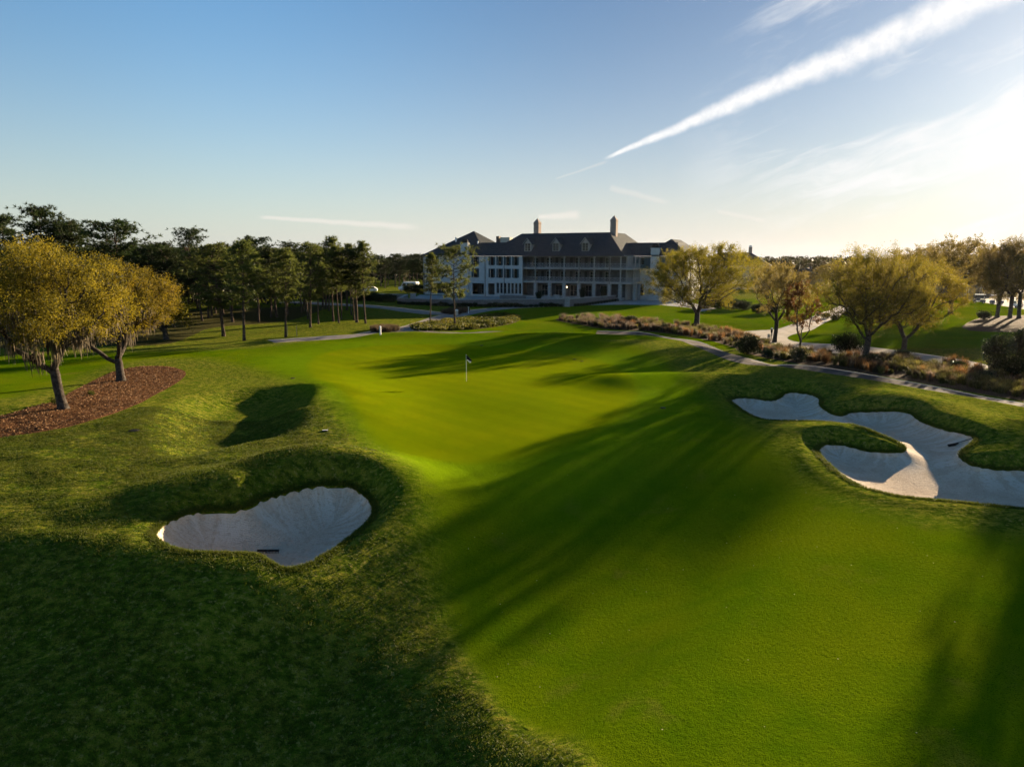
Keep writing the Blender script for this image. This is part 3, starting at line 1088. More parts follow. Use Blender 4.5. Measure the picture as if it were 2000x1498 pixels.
    crown = np_mesh('crown', V, Fq, {'tint': np.repeat(tn, 4)})
    mm = None
    if moss:
        low = np.where((r > twig * 1.4) & (pos[:, 2] < crown_base + (H - crown_base) * 0.38) & (pos[:, 2] > crown_base * 0.75) & (np.hypot(pos[:, 0], pos[:, 1]) > 0.6))[0]
        Vm, Fm, Tm = [], [], []
        kk = 0
        for i in g.choice(low, size=moss):
            lng = g.uniform(0.5, 1.7)
            for s_ in range(44):
                o = pos[i] + g.normal(size=3) * [0.24, 0.24, 0.10]
                ll = lng * g.uniform(0.35, 1.0)
                an = g.random() * PI
                wv = np.array([math.cos(an), math.sin(an), 0]) * g.uniform(0.02, 0.05)
                sw = g.normal(size=3) * 0.10
                sw[2] = 0
                q = [o - wv, o + wv, o + sw * 0.5 + wv * 0.9 - [0, 0, ll * 0.5], o + sw * 0.5 - wv * 0.9 - [0, 0, ll * 0.5],
                     o + sw + wv * 0.15 - [0, 0, ll], o + sw - wv * 0.15 - [0, 0, ll]]
                Vm += q
                Fm += [(kk, kk + 1, kk + 2, kk + 3), (kk + 3, kk + 2, kk + 4, kk + 5)]
                Tm += [g.random()] * 6
                kk += 6
        mm = np_mesh('moss', np.array(Vm), np.array(Fm), {'tint': np.array(Tm)})
    return trunk, crown, mm


def pine(seed, H, base, R, trunk_r, nbr=44, tufts=9, blades=13, blen=0.42, bw=0.05, prof='cone', bend=0.25):
    """tall pine: bare lower trunk, whorls of limbs, brush-like tufts of needles"""
    g = np.random.default_rng(seed)
    tufts = int(tufts * 1.5)
    bw = bw * 1.5
    R = R * 1.08
    k = 14
    ph = g.random() * 6.28
    zz = np.linspace(0, 1, k)
    bx = bend * np.sin(zz * 2.4 + ph) - bend * math.sin(ph)
    by = bend * np.cos(zz * 2.0 + ph) - bend * math.cos(ph)
    T = np.stack([bx, by, zz * H], 1)
    tr = trunk_r * (1 - zz * 0.86)
    tr[0] *= 1.25
    T[0, 2] = -0.15
    paths = [(T, tr)]
    C, D = [], []
    for b in range(nbr):
        q = (b + g.random()) / nbr
        f = base + (1 - base) * q ** 0.85
        o = np.array([np.interp(f, zz, T[:, 0]), np.interp(f, zz, T[:, 1]), f * H])
        if prof == 'cone':
            pr = (math.sin(min(q * 1.5 + 0.38, 1.57)) if q < 0.5 else 1.0) * (1.04 - q) ** 0.62
        elif prof == 'round':
            pr = math.sqrt(max(0.05, 1 - (2 * q - 0.95) ** 2))
        else:                                   # flat topped, old
            pr = 0.45 + 0.75 * q if q < 0.75 else 0.95 - (q - 0.75) * 1.6
        ln = R * pr * g.uniform(0.65, 1.15)
        an = b * 2.4 + g.normal() * 0.4
        el = (-0.12 + 0.75 * q ** 1.3 + g.normal() * 0.16)
        n = 5
        st = np.linspace(0, 1, n)
        hx = np.cos(an + 0.25 * st * g.normal())
        hy = np.sin(an + 0.25 * st * g.normal())
        P = o + np.stack([hx * st * ln * math.cos(el), hy * st * ln * math.cos(el), st * ln * math.sin(el) + 0.18 * ln * st ** 2], 1)
        rb = max(0.012, tr[-1] + 0.055 * trunk_r / 0.16 * (1 - f) + 0.006 * ln)
        paths.append((P, rb * (1 - 0.8 * st)))
        for s_ in range(tufts):
            u = g.uniform(0.32, 1.02)
            c = o + (P[-1] - o) * u
            c = np.array([np.interp(u, st, P[:, i]) for i in range(3)])
            spread = 0.16 + 0.26 * ln * 0.45
            side = g.normal(size=3) * [spread, spread, spread * 0.5] * (1.2 - 0.4 * u)
            e = c + side + [0, 0, 0.05]
            if g.random() < 0.6:
                paths.append((np.array([c, e]), np.array([0.016, 0.008])))
            C.append(e)
            dd = P[-1] - o
            dd = dd / (np.linalg.norm(dd) + 1e-6) + side * 0.8 + [0, 0, 0.35]
            D.append(dd / np.linalg.norm(dd))
    for s_ in range(10):
        C.append(T[-1] + g.normal(size=3) * [0.16, 0.16, 0.22])
        D.append(np.array([0, 0, 1.0]))
    C, D = np.array(C), np.array(D)
    nt_ = len(C)
    cc = np.repeat(C, blades, 0)
    dd = np.repeat(D, blades, 0) * 0.75 + rand_unit(nt_ * blades, g)
    dd /= np.linalg.norm(dd, axis=1)[:, None]
    s = np.cross(dd, rand_unit(len(dd), g))
    s /= np.linalg.norm(s, axis=1)[:, None]
    ll = blen * g.uniform(0.7, 1.2, (len(dd), 1))
    V = np.stack([cc - s * bw / 2, cc + s * bw / 2, cc + dd * ll], 1).reshape(-1, 3)
    Ft = np.arange(len(V)).reshape(-1, 3)
    tf = np.clip(0.38 + g.normal(size=nt_) * 0.22, 0, 1)
    tn = np.repeat(np.clip(np.repeat(tf, blades) + g.normal(size=len(dd)) * 0.1, 0, 1), 3)
    V1, F1 = tubes_mesh(paths[:1], 8)
    V2, F2 = tubes_mesh(paths[1:nbr + 1] if False else [p for p in paths[1:]], 4)
    return np_mesh('trunk', np.vstack([V1, V2]), np.vstack([F1, F2 + len(V1)]), smooth=True), np_mesh('crown', V, Ft, {'tint': tn})


def bush(seed, H, R, leaves=2500, lsize=0.14, stems=9, upright=0.3):
    g = np.random.default_rng(seed)
    paths = []
    for i in range(stems):
        an = i * 2.4
        e = np.array([math.cos(an) * R * g.uniform(0.2, 0.7), math.sin(an) * R * g.uniform(0.2, 0.7), H * g.uniform(0.55, 0.9)])
        paths.append((np.array([[0, 0, -0.05], e * 0.5 * [0.8, 0.8, 1], e]), np.array([0.03, 0.02, 0.008])))
    d = rand_unit(leaves, g)
    rr = g.random(leaves) ** 0.4
    off = g.random(2) * 30
    lump = 0.85 + 0.7 * vnoise(d[:, 0] * 2.4 + off[0] + d[:, 2], d[:, 1] * 2.4 + off[1] - d[:, 2])
    C = np.stack([d[:, 0] * R * rr * lump, d[:, 1] * R * rr * lump, np.clip(H * 0.48 + d[:, 2] * H * 0.5 * rr * lump, 0.03, None)], 1)
    D = d + rand_unit(leaves, g) + [0, 0, upright]
    D /= np.linalg.norm(D, axis=1)[:, None]
    L = lsize * g.uniform(0.7, 1.3, leaves)
    V, Fq = leaf_quads(C, D, L, L * 0.5, g)
    tn = np.clip(0.3 + 0.8 * vnoise(C[:, 0] * 1.6 + 9, C[:, 1] * 1.6 + C[:, 2] * 2) + g.normal(size=leaves) * 0.2, 0, 1)
    Vs, Fs = tubes_mesh(paths, 4)
    return np_mesh('stems', Vs, Fs), np_mesh('leaves', V, Fq, {'tint': np.repeat(tn, 4)})


def blades_mesh(C, H, g, per=1, width=0.02, bendy=0.45, spread=0.06, tint=None):
    """bent blades (two-segment strips) rising from the points C"""
    n = len(C) * per
    B = np.repeat(C, per, 0) + np.column_stack([g.normal(size=(n, 2)) * spread, np.zeros(n)])
    h = np.repeat(np.broadcast_to(H, len(C)), per) * g.uniform(0.6, 1.15, n)
    an = g.random(n) * 2 * PI
    out = np.stack([np.cos(an), np.sin(an), np.zeros(n)], 1)
    sd = np.stack([-np.sin(an), np.cos(an), np.zeros(n)], 1) * width / 2
    lean = (bendy * g.uniform(0.2, 1.0, n) * h)[:, None]
    m = B + out * lean * 0.35 + np.column_stack([np.zeros((n, 2)), h * 0.6])
    e = B + out * lean + np.column_stack([np.zeros((n, 2)), h])
    V = np.stack([B - sd, B + sd, m + sd * 0.8, m - sd * 0.8, e], 1).reshape(-1, 3)
    i = np.arange(n)[:, None] * 5
    Fa = np.vstack([i + [0, 1, 2], i + [0, 2, 3], i + [3, 2, 4]])
    tn = np.repeat(tint, per) if tint is not None else np.full(n, 0.4)
    tn = np.clip(tn + g.normal(size=n) * 0.18, 0, 1)
    ti = np.stack([tn * 0.5, tn * 0.5, tn, tn, np.clip(tn + 0.25, 0, 1)], 1).ravel()
    return V, Fa, ti


# ---- prototypes are kept as mesh pairs
def place_tree(name, meshes, label, cat, loc, rz=0.0, scale=1.0, group=None, crown_mat='oak_gold', bark='bark_oak', cname='crown'):
    r = thing(name, label, cat, loc, rz, group, scale)
    obj('trunk', meshes[0], bark, r)
    obj(cname, meshes[1], crown_mat, r)
    if len(meshes) > 2 and meshes[2] is not None:
        obj('hanging_moss', meshes[2], 'moss', r)
    return r


def gp(u, v):
    p = spot_fast(u, v)
    return Vector((p[0], p[1], gz(p[0], p[1]) - 0.03))


def top_h(u, v, loc):
    return z_at(u, v, loc.y) - loc.z


# left oaks on the mulch
L1, L2, L3 = gp(124, 798), gp(237, 744), gp(326, 663)
m1 = broadleaf(3, top_h(100, 470, L1), 5.8, 4.1, 2.7, 0.27, lean=(-0.7, 0.3), npts=800, leaves=70000, lsize=0.105, clump=0.40, forks=3, moss=24, flat=0.40, spread=0.75)
place_tree('oak_tree', m1, 'large golden oak with a forked trunk at the left edge of the mulch bed', 'tree', L1, 0.4, 1.0, 'oaks with hanging moss')
m2 = broadleaf(11, top_h(250, 512, L2), 5.4, 3.7, 1.9, 0.29, lean=(0.9, 0.3), npts=660, leaves=52000, lsize=0.115, clump=0.42, forks=3, moss=32, flat=0.40, spread=0.8)
place_tree('oak_tree', m2, 'smaller golden oak with thick grey moss behind the larger one on the mulch', 'tree', L2, 2.0, 1.0, 'oaks with hanging moss')
m3 = broadleaf(23, top_h(330, 575, L3), 4.3, 1.6, 1.3, 0.30, lean=(-0.6, 0), npts=380, leaves=20000, lsize=0.19, clump=0.45, forks=3, flat=0.45)
place_tree('oak_tree', m3, 'low spreading yellow oak with a short dark trunk at the edge of the pine wood', 'tree', L3, 0.0, 1.0, crown_mat='oak_yellow')

# right oaks, lit from behind
R1, R2, R3, R4, R5 = gp(1360, 637), gp(1513, 668), gp(1563, 681), gp(1689, 706), gp(1764, 692)
R6, R7 = gp(1856, 613), gp(1962, 619)
n1 = broadleaf(31, top_h(1360, 476, R1), 8.4, 2.6, 2.1, 0.40, lean=(0.2, 0), npts=950, leaves=80000, lsize=0.145, clump=0.48, forks=4, flat=0.48, twig=0.02, step=0.45)
place_tree('oak_tree', n1, 'broad yellow green oak standing alone in front of the right end of the clubhouse', 'tree', R1, 0.7, 1.0, crown_mat='oak_yellow')
n2 = broadleaf(37, top_h(1510, 512, R2), 4.2, 3.4, 2.6, 0.26, lean=(0.1, 0), npts=430, leaves=11000, lsize=0.17, clump=0.42, forks=3, gap=0.08, flat=0.45)
place_tree('oak_tree', n2, 'thin brownish oak with a double trunk beside the ball washer post', 'tree', R2, 0.0, 1.0, crown_mat='oak_brown')
n3 = broadleaf(41, top_h(1570, 553, R3), 2.2, 2.2, 1.0, 0.13, npts=260, leaves=9000, lsize=0.15, clump=0.26, forks=5, flat=0.5, spread=0.42, step=0.3)
place_tree('small_tree', n3, 'small vase shaped tree with rusty leaves by the sandy path', 'tree', R3, 0.0, 1.0, crown_mat='rust')
n4 = broadleaf(43, top_h(1690, 482, R4), 6.0, 2.9, 2.6, 0.30, lean=(0.3, 0), npts=900, leaves=66000, lsize=0.11, clump=0.44, forks=4, gap=0.03, flat=0.45)
place_tree('oak_tree', n4, 'big olive oak with a pale straight trunk in the ornamental grass bed', 'tree', R4, 0.0, 1.0, crown_mat='oak_olive')
n5 = broadleaf(47, top_h(1790, 503, R5), 5.8, 2.6, 1.7, 0.27, lean=(2.1, 0), npts=780, leaves=66000, lsize=0.113, clump=0.44, forks=3, flat=0.45)
place_tree('oak_tree', n5, 'golden oak leaning right with a low forked trunk behind the grass bed', 'tree', R5, 1.0, 1.0, crown_mat='oak_gold')
n6 = broadleaf(53, top_h(1850, 468, R6), 7.5, 4.0, 3.4, 0.42, npts=640, leaves=16000, lsize=0.26, clump=0.55, forks=4, gap=0.05, flat=0.5, twig=0.025, step=0.5)
place_tree('oak_tree', n6, 'grey brown oak with bare twigs on top standing on the far right lawn', 'tree', R6, 0.0, 1.0, crown_mat='oak_brown')
for i, (u, v, tv, R, lb) in enumerate([(1948, 620, 478, 3.6, 'dark tall tree leftmost in the clump at the right edge'),
                                       (1972, 621, 466, 4.6, 'tallest dark tree of the clump at the right edge'),
                                       (1990, 622, 470, 4.0, 'dark tree with a leaning stem on the right of the clump at the right edge')]):
    p = gp(u, v)
    mm = broadleaf(61 + i, top_h(u, tv, p), R * 1.1, 3.0, 4.2, 0.30, lean=(0.3 * i, 0), npts=520, leaves=17000, lsize=0.20, clump=0.5, forks=3, flat=0.5, twig=0.025, step=0.5)
    place_tree('dark_tree', mm, lb, 'tree', p, i * 1.0, 1.0, 'clump of dark trees', crown_mat='oak_brown')

# two more oaks stand just outside the right edge and throw their shade over the foreground
for i, (x, y, h, sd_) in enumerate([(41.3, 44.2, 11.5, 4), (52.0, 54.6, 12.5, 3)]):
    src = n4 if sd_ == 4 else n5
    place_tree('oak_tree', src, 'olive oak just outside the right edge of the view', 'tree', (x, y, gz(x, y) - 0.03), 1.3 * i, h / 11.0, 'oaks outside the view', crown_mat='oak_olive')

# pines
PN = [pine(101, 12, 0.36, 2.9, 0.15, 46, 9, 12, 0.46, 0.055, 'cone'),
      pine(102, 12, 0.42, 2.5, 0.13, 40, 9, 12, 0.46, 0.055, 'cone'),
      pine(103, 12, 0.34, 3.0, 0.17, 50, 10, 12, 0.48, 0.06, 'round'),
      pine(104, 12, 0.45, 2.2, 0.12, 36, 8, 12, 0.46, 0.055, 'cone')]
PO = [pine(111, 17, 0.55, 3.8, 0.24, 44, 14, 12, 0.55, 0.075, 'flat', 0.4),
      pine(112, 17, 0.50, 3.2, 0.22, 46, 12, 12, 0.55, 0.075, 'round', 0.4),
      pine(113, 17, 0.66, 3.4, 0.20, 30, 12, 12, 0.55, 0.07, 'flat', 0.5)]


def put_pine(k, u, v, tv, label, wide=1.0, old=False, dark=False, rz=0.0, group=None, at=None):
    p = gp(u, v) if at is None else at
    hh = top_h(u, tv, p) if tv < 400 or tv > 0 else 12
    src = (PO if old else PN)[k]
    s = hh / (17 if old else 12)
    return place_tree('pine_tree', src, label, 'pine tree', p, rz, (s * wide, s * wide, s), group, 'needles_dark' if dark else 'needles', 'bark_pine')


front = [(2, 437, 657, 487, 'dark broad pine leaning slightly, first of the front row after the yellow oak', 1.45, 0.3),
         (0, 477, 666, 480, 'pine with a long bare pale trunk standing nearest the fairway edge', 1.25, 1.2),
         (1, 558, 659, 492, 'pine with a pale trunk beside the two wooden stakes', 1.35, 2.2),
         (2, 606, 640, 484, 'dense dark pine with a doubled trunk in the middle of the front row', 1.15, 3.0),
         (3, 622, 633, 488, 'slim pine just right of the dense doubled one', 1.2, 0.8),
         (0, 651, 628, 470, 'tallest pointed pine of the front row', 1.0, 1.9),
         (1, 662, 631, 486, 'pine with a thin trunk right beside the tallest pointed one', 1.1, 4.0),
         (3, 667, 624, 500, 'short thin pine behind the tallest pointed one', 1.0, 5.0),
         (1, 692, 626, 482, 'pine with a separate tuft at its top, second from the right of the row', 1.1, 5.4),
         (0, 714, 632, 479, 'pine at the right end of the front row with branches to the ground side', 1.05, 2.6),
         (3, 840, 634, 500, 'thin young pine beside the footpath in front of the clubhouse', 1.1, 0.2),
         ]
for k, u, v, tv, lb, wd, rz in front:
    put_pine(k, u, v, tv, lb, wd, rz=rz, group='pines along the footpath')
pm = pine(131, top_h(880, 492, gp(889, 638)), 0.36, 3.1, 0.17, 26, 12, 13, 0.5, 0.06, 'round', 0.25)
place_tree('pine_tree', pm, 'open branched pine in the ground cover bed in front of the clubhouse', 'pine tree', gp(889, 638), 0.6, 1.0, None, 'needles', 'bark_pine')

back = [(1, 18, 432, 112, 1.3, 'dark tall pine at the far left behind the golden oak'),
        (1, 76, 416, 108, 1.1, 'tallest open topped pine behind the golden oak'),
        (0, 112, 452, 110, 1.2, 'dark low pine between the two taller ones behind the golden oak'),
        (1, 140, 443, 112, 1.25, 'pointed dark pine right of the tallest one behind the golden oak'),
        (0, 226, 448, 104, 1.45, 'broad flat topped pine with sky showing through its crown'),
        (1, 288, 487, 120, 1.3, 'dark round pine just right of the flat topped one'),
        (1, 322, 482, 118, 1.4, 'dark round pine behind the low yellow oak'),
        (2, 362, 456, 150, 1.3, 'lone high pine with a domed thin crown above the wood'),
        (1, 428, 486, 122, 1.3, 'dark pine behind the leaning front pine'),
        (1, 398, 498, 118, 1.3, 'dark pine left of the leaning front pine'),
        (1, 470, 482, 128, 1.3, 'dark pine behind the long bare trunk'),
        (0, 500, 474, 126, 1.25, 'flat topped pine between the bare trunk and the stakes'),
        (1, 522, 492, 120, 1.25, 'dark pine left of the stakes behind the front row'),
        (2, 560, 481, 160, 1.2, 'small domed pine rising behind the pine at the stakes'),
        (1, 583, 502, 128, 1.2, 'dark pine behind the pine at the stakes'),
        (1, 632, 498, 136, 1.1, 'dark pine behind the slim front pine')]
for k, u, tv, d, wd, lb in back:
    x = x_at(u, 500, d)
    p = Vector((x, d, gz(x, d) - 0.03))
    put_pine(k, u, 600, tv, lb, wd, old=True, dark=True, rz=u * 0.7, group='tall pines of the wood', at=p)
# the depth of the wood
g2 = np.random.default_rng(77)
kk = 0
for i in range(600):
    if kk >= 170:
        break
    d = g2.uniform(106, 200)
    u = g2.uniform(-60, 705 - (d - 106) * 0.3) if kk % 3 else g2.uniform(-60, 420)
    x = x_at(u, 500, d)
    tv = g2.uniform(490, 508)
    p = Vector((x, d, gz(x, d) - 0.03))
    old = g2.random() < 0.6
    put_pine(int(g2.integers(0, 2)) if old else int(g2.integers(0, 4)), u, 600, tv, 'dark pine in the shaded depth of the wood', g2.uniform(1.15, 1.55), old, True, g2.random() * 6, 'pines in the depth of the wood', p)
    kk += 1
# rust coloured bald cypresses
cy = [broadleaf(71 + i, 12, 3.4, 5.0, 4.5, 0.2, npts=300, leaves=6500, lsize=0.22, clump=0.35, forks=3, gap=0.06, flat=0.55, twig=0.03, step=0.5) for i in range(2)]
for i, (u, tv, d, lb) in enumerate([(340, 492, 140, 'rust brown cypress left of the domed pine'), (378, 484, 138, 'broad rust brown cypress under the domed pine'),
                                    (405, 490, 142, 'rust brown cypress right of the domed pine'), (447, 480, 150, 'thin grey brown bare cypress behind the wood'),
                                    (556, 498, 150, 'rust brown cypress behind the pine at the stakes'), (415, 497, 132, 'low rust brown cypress above the leaning front pine')]):
    x = x_at(u, 500, d)
    p = Vector((x, d, gz(x, d)))
    place_tree('cypress_tree', cy[i % 2], lb, 'tree', p, i * 1.1, top_h(u, tv, p) / 12, 'rust coloured cypresses', 'cypress', 'bark_pine')
# pines beyond the car park, left of the clubhouse
for i, (u, tv, d) in enumerate([(742, 503, 240), (756, 506, 250), (770, 501, 236), (786, 505, 246), (800, 503, 238), (815, 500, 230), (828, 502, 226), (732, 512, 262),
                                (750, 512, 225), (778, 512, 222), (806, 511, 219), (722, 508, 250), (838, 506, 222)]):
    x = x_at(u, 500, d)
    p = Vector((x, d, gz(x, d)))
    put_pine(i % 2, u, 560, tv, 'green pine beyond the car park left of the clubhouse', 1.4, True, False, i * 0.9, 'pines beyond the car park', p)

# right background: oaks between the lawns and the far wood
for i, (u, tv, d, wd, mat, lb) in enumerate([
        (1490, 517, 212, 1.3, 'oak_brown', 'brown oak in front of the far hip roof'),
        (1530, 526, 225, 1.2, 'oak_brown', 'brown oak right of the far hip roof'), (1580, 533, 222, 1.1, 'oak_olive', 'olive oak in front of the small far roof'),
        (1625, 518, 225, 1.3, 'oak_brown', 'brown oak behind the big olive one, left side'), (1660, 516, 230, 1.3, 'oak_brown', 'brown oak behind the middle of the big olive one'),
        (1725, 518, 225, 1.3, 'oak_brown', 'brown oak between the big olive and golden oaks'), (1765, 505, 218, 1.4, 'oak_brown', 'brown oak behind the top of the golden one'),
        (1805, 487, 210, 1.5, 'oak_brown', 'grey brown oak left of the bare twigged one'), (1898, 480, 212, 1.5, 'oak_brown', 'grey brown oak right of the bare twigged one'),
        (1930, 498, 225, 1.4, 'oak_brown', 'brown oak behind the golf carts'), (1985, 493, 225, 1.5, 'oak_brown', 'brown oak behind the dark clump')]):
    x = x_at(u, 500, d)
    p = Vector((x, d, gz(x, d)))
    hh = top_h(u, tv, p)
    src = n6 if i % 2 else n2
    s = hh / (12.8 if i % 2 else 9.2)
    place_tree('oak_tree', src, lb, 'tree', p, i * 0.8, (s * wd, s * wd, s), 'oaks behind the right hand lawns', mat)

# far woods that read as one mass
def far_wood(name, label, u0, u1, d0, d1, top0, top1, n, quads=46, size=1.0, seed=5, mat='far'):
    g = np.random.default_rng(seed)
    C, L, tint = [], [], []
    for i in range(n):
        d = g.uniform(d0, d1)
        u = g.uniform(u0, u1)
        x = x_at(u, 500, d)
        h = max(5, HC + (500 - g.uniform(top0, top1)) * d / F) + 0.6
        R = g.uniform(3.2, 6.0)
        q = quads
        dd = rand_unit(q, g)
        rr = g.random((q, 1)) ** 0.4
        c = dd * rr * [R, R, h * 0.46] + [x, d, h * 0.53 - 0.6]
        C.append(c)
        L.append(np.full(q, size) * g.uniform(0.7, 1.3, q))
        tint.append(np.clip(g.uniform(0.1, 0.8) + g.normal(size=q) * 0.18, 0, 1))
        k = 4
        C.append(np.column_stack([np.full(k, x), np.full(k, d), np.linspace(0.5, h * 0.4, k)]))
        L.append(np.full(k, size))
        tint.append(np.zeros(k))
    C, L, tint = np.vstack(C), np.concatenate(L), np.concatenate(tint)
    V, Fq = leaf_quads(C, rand_unit(len(C), g), L, L * 0.7, g)
    o = obj(name, np_mesh(name, V, Fq, {'tint': np.repeat(tint, 4)}), mat)
    tag(o, label, 'woodland', None, 'stuff')


far_wood('far_treeline', 'far dark treeline along the right horizon', 1380, 2300, 250, 560, 499, 509, 640, 110, 1.7, 5)
far_wood('far_treeline', 'far dark treeline along the left and middle horizon', -400, 1420, 260, 560, 500, 509, 800, 100, 1.7, 6)
far_wood('undergrowth', 'low dark undergrowth between the trunks of the pine wood', -250, 560, 140, 172, 556, 575, 120, 50, 0.7, 9)
far_wood('undergrowth', 'dark undergrowth at the back of the pine wood', -350, 690, 175, 240, 530, 548, 240, 50, 0.9, 8)

# ---- shrubs
BS = [bush(201, 1.6, 1.5, 5200, 0.13), bush(202, 1.3, 1.1, 3000, 0.12), bush(203, 3.6, 1.35, 7000, 0.14, 7, 0.6), bush(204, 0.9, 0.6, 900, 0.11), bush(205, 0.75, 0.55, 420, 0.13)]


def put_bush(k, u, v, H, W, label, mat='bush', name='shrub', rz=0.0, group=None, at=None):
    p = gp(u, v) if at is None else at
    H0, R0 = [(1.6, 1.5), (1.3, 1.1), (3.6, 1.35), (0.9, 0.6), (0.75, 0.55)][k]
    r = thing(name, label, 'shrub', p, rz, group, (W / 2 / R0, W / 2 / R0, H / H0))
    obj('stems', BS[k][0], 'bark_oak', r)
    obj('leaves', BS[k][1], mat, r)
    return r


put_bush(0, 1230, 634, 1.5, 3.1, 'dark spiky shrub above the pale grasses', 'bush')
put_bush(0, 1461, 692, 2.3, 3.0, 'dark round shrub left of the double trunked oak', 'bush')
put_bush(0, 1655, 690, 2.5, 3.6, 'wide dark shrub left of the pale straight trunk', 'bush')
put_bush(1, 1560, 706, 1.6, 1.9, 'small glossy shrub with white flecks under the vase shaped tree', 'gloss')
put_bush(2, 1943, 722, 3.9, 2.9, 'upright glossy magnolia shrub near the right edge', 'gloss')
put_bush(2, 1995, 716, 4.4, 3.0, 'glossy magnolia shrub cut by the right edge', 'gloss')
put_bush(0, 1975, 735, 1.9, 3.6, 'low dark shrub between the two magnolias', 'bush')
put_bush(1, 1705, 712, 1.3, 2.2, 'dark low shrub at the foot of the pale straight trunk', 'bush')
put_bush(1, 1765, 695, 0.8, 2.0, 'low dark shrub at the foot of the leaning golden oak', 'bush')
put_bush(1, 1299, 647, 1.3, 1.2, 'small green shrub between rust coloured grasses', 'bush')
put_bush(1, 1167, 634, 1.2, 1.1, 'small green shrub behind the pale grasses, left one', 'bush')
put_bush(1, 1187, 633, 1.1, 1.2, 'small brown green shrub behind the pale grasses, right one', 'bush')
put_bush(1, 1500, 700, 1.2, 1.6, 'green shrub right of the dark round one', 'cover')
put_bush(1, 1870, 722, 1.0, 1.8, 'yellow green shrub left of the upright magnolia', 'cover')
put_bush(1, 1925, 745, 1.1, 1.6, 'yellow green shrub in front of the upright magnolia', 'cover')
put_bush(1, 1922, 624, 1.6, 2.6, 'rounded dark shrub on the brown mulch at the right', 'bush')
put_bush(4, 108, 790, 0.55, 0.7, 'small yellow green plant by the trunk of the large mossy oak', 'cover', 'young_plant')
put_bush(4, 178, 772, 0.40, 0.55, 'tiny green plant in the middle of the mulch bed', 'cover', 'young_plant')
for i, (u, v, H, W) in enumerate([(1382, 602, 2.4, 4), (1405, 603, 2.6, 4), (1430, 604, 2.6, 4), (1452, 606, 2.2, 3.5), (1480, 612, 2.0, 3.2), (1505, 612, 2.2, 3.5)]):
    put_bush(0, u, v, H, W, 'dark hedge shrub behind the broad yellow oak', 'bush', rz=i * 1.0, group='hedge behind the yellow oak')
for i, u in enumerate([1598, 1616, 1634, 1652, 1608, 1628, 1668, 1684, 1700]):
    put_bush(3, u, 618 + (i % 3) * 4, 1.1, 1.3, 'small round shrub on the far end of the sandy path', 'bush', rz=i * 1.0, group='round shrubs on the sandy path')
for i, (u, v, H, W) in enumerate([(700, 588, 2.6, 5), (722, 588, 2.4, 5), (742, 590, 2.0, 4), (762, 590, 2.0, 4), (660, 586, 3.0, 6), (630, 584, 3.0, 6), (680, 580, 3.4, 6)]):
    put_bush(0, u, v, H, W, 'dark hedge shrub beyond the shaded footpath', 'bush', rz=i * 1.0, group='hedge along the shaded footpath')
for i, (u, v, H, W) in enumerate([(800, 572, 2.6, 4.5), (815, 573, 2.8, 4.5), (828, 574, 2.4, 4)]):
    put_bush(0, u, v, H, W, 'clipped dark hedge shrub in front of the white van', 'bush', rz=i * 1.0, group='hedge in front of the van')

# ---- low plants that nobody could count
def scatter(poly, n, g, margin=0.0):
    lo, hi = poly.min(0), poly.max(0)
    out = np.zeros((0, 2))
    while len(out) < n:
        q = lo + g.random((n * 3, 2)) * (hi - lo)
        k = inside(q, poly)
        if margin:
            k &= sdf(q, poly) > margin
        out = np.vstack([out, q[k]])
    return out[:n]


g3 = np.random.default_rng(17)
# ground cover bed
Q = scatter(POLY['hedge'], 2600, g3, 0.2)
C = np.column_stack([Q, ground_z(Q)])
m = 12
cc = np.repeat(C, m, 0) + g3.normal(size=(len(C) * m, 3)) * [0.22, 0.22, 0.0]
cc[:, 2] += g3.uniform(0.05, 1, len(cc)) * np.repeat(0.55 + 0.5 * vnoise(Q[:, 0] / 1.5, Q[:, 1] / 1.5), m)
dd = rand_unit(len(cc), g3) + [0, 0, 0.4]
dd /= np.linalg.norm(dd, axis=1)[:, None]
V, Fq = leaf_quads(cc, dd, 0.26, 0.15, g3)
tn = np.clip(np.repeat(0.5 + 0.9 * vnoise(Q[:, 0] / 2, Q[:, 1] / 2 + 9), m) + g3.normal(size=len(cc)) * 0.15, 0, 1)
tag(obj('groundcover', np_mesh('groundcover', V, Fq, {'tint': np.repeat(tn, 4)}), 'cover'), 'yellow green ground cover filling the bed below the young pines', 'ground cover', None, 'stuff')


def grass_patch(name, label, P2, H, mat, per, width, bendy, spread, kind='stuff', tint=None):
    C = np.column_stack([P2, ground_z(P2) - 0.02])
    V, Fa, ti = blades_mesh(C, H, g3, per, width, bendy, spread, tint)
    o = obj(name, np_mesh(name, V, Fa, {'tint': ti}), mat)
    tag(o, label, 'ornamental grass', None, kind)


Q = scatter(POLY['bed'], 1500, g3, 0.5)
lower = px([(1150, 640), (1200, 645), (1270, 649), (1340, 658), (1420, 676), (1490, 699), (1560, 712), (1640, 723), (1720, 735), (1810, 751), (1900, 767), (2000, 785), (2150, 815)], -0.6)
fd = seg_dist(Q, lower, False)
Q = Q[(fd > 1.3 + 1.8 * (vnoise(Q[:, 0] / 2.2, Q[:, 1] / 2.2) + 0.3)) & (vnoise(Q[:, 0] / 1.6 + 9, Q[:, 1] / 1.6) > -0.22)]
gu = np.array([1000 + F * q[0] / (q[1] * CP + (HC + 0.6) * SP) for q in Q])
band = vnoise(Q[:, 0] / 3.1 + 4, Q[:, 1] / 3.1) + 0.5 * vnoise(Q[:, 0] / 1.1, Q[:, 1] / 1.1) + g3.normal(size=len(Q)) * 0.12
pk = sstep(1330, 1180, gu)
pink = (g3.random(len(Q)) < 0.08 + pk * 0.55) & (band > -0.25)
rust = (~pink) & (band > 0.25)
dry = (~pink) & (~rust) & (band > 0.05)
green = ~(pink | rust | dry)


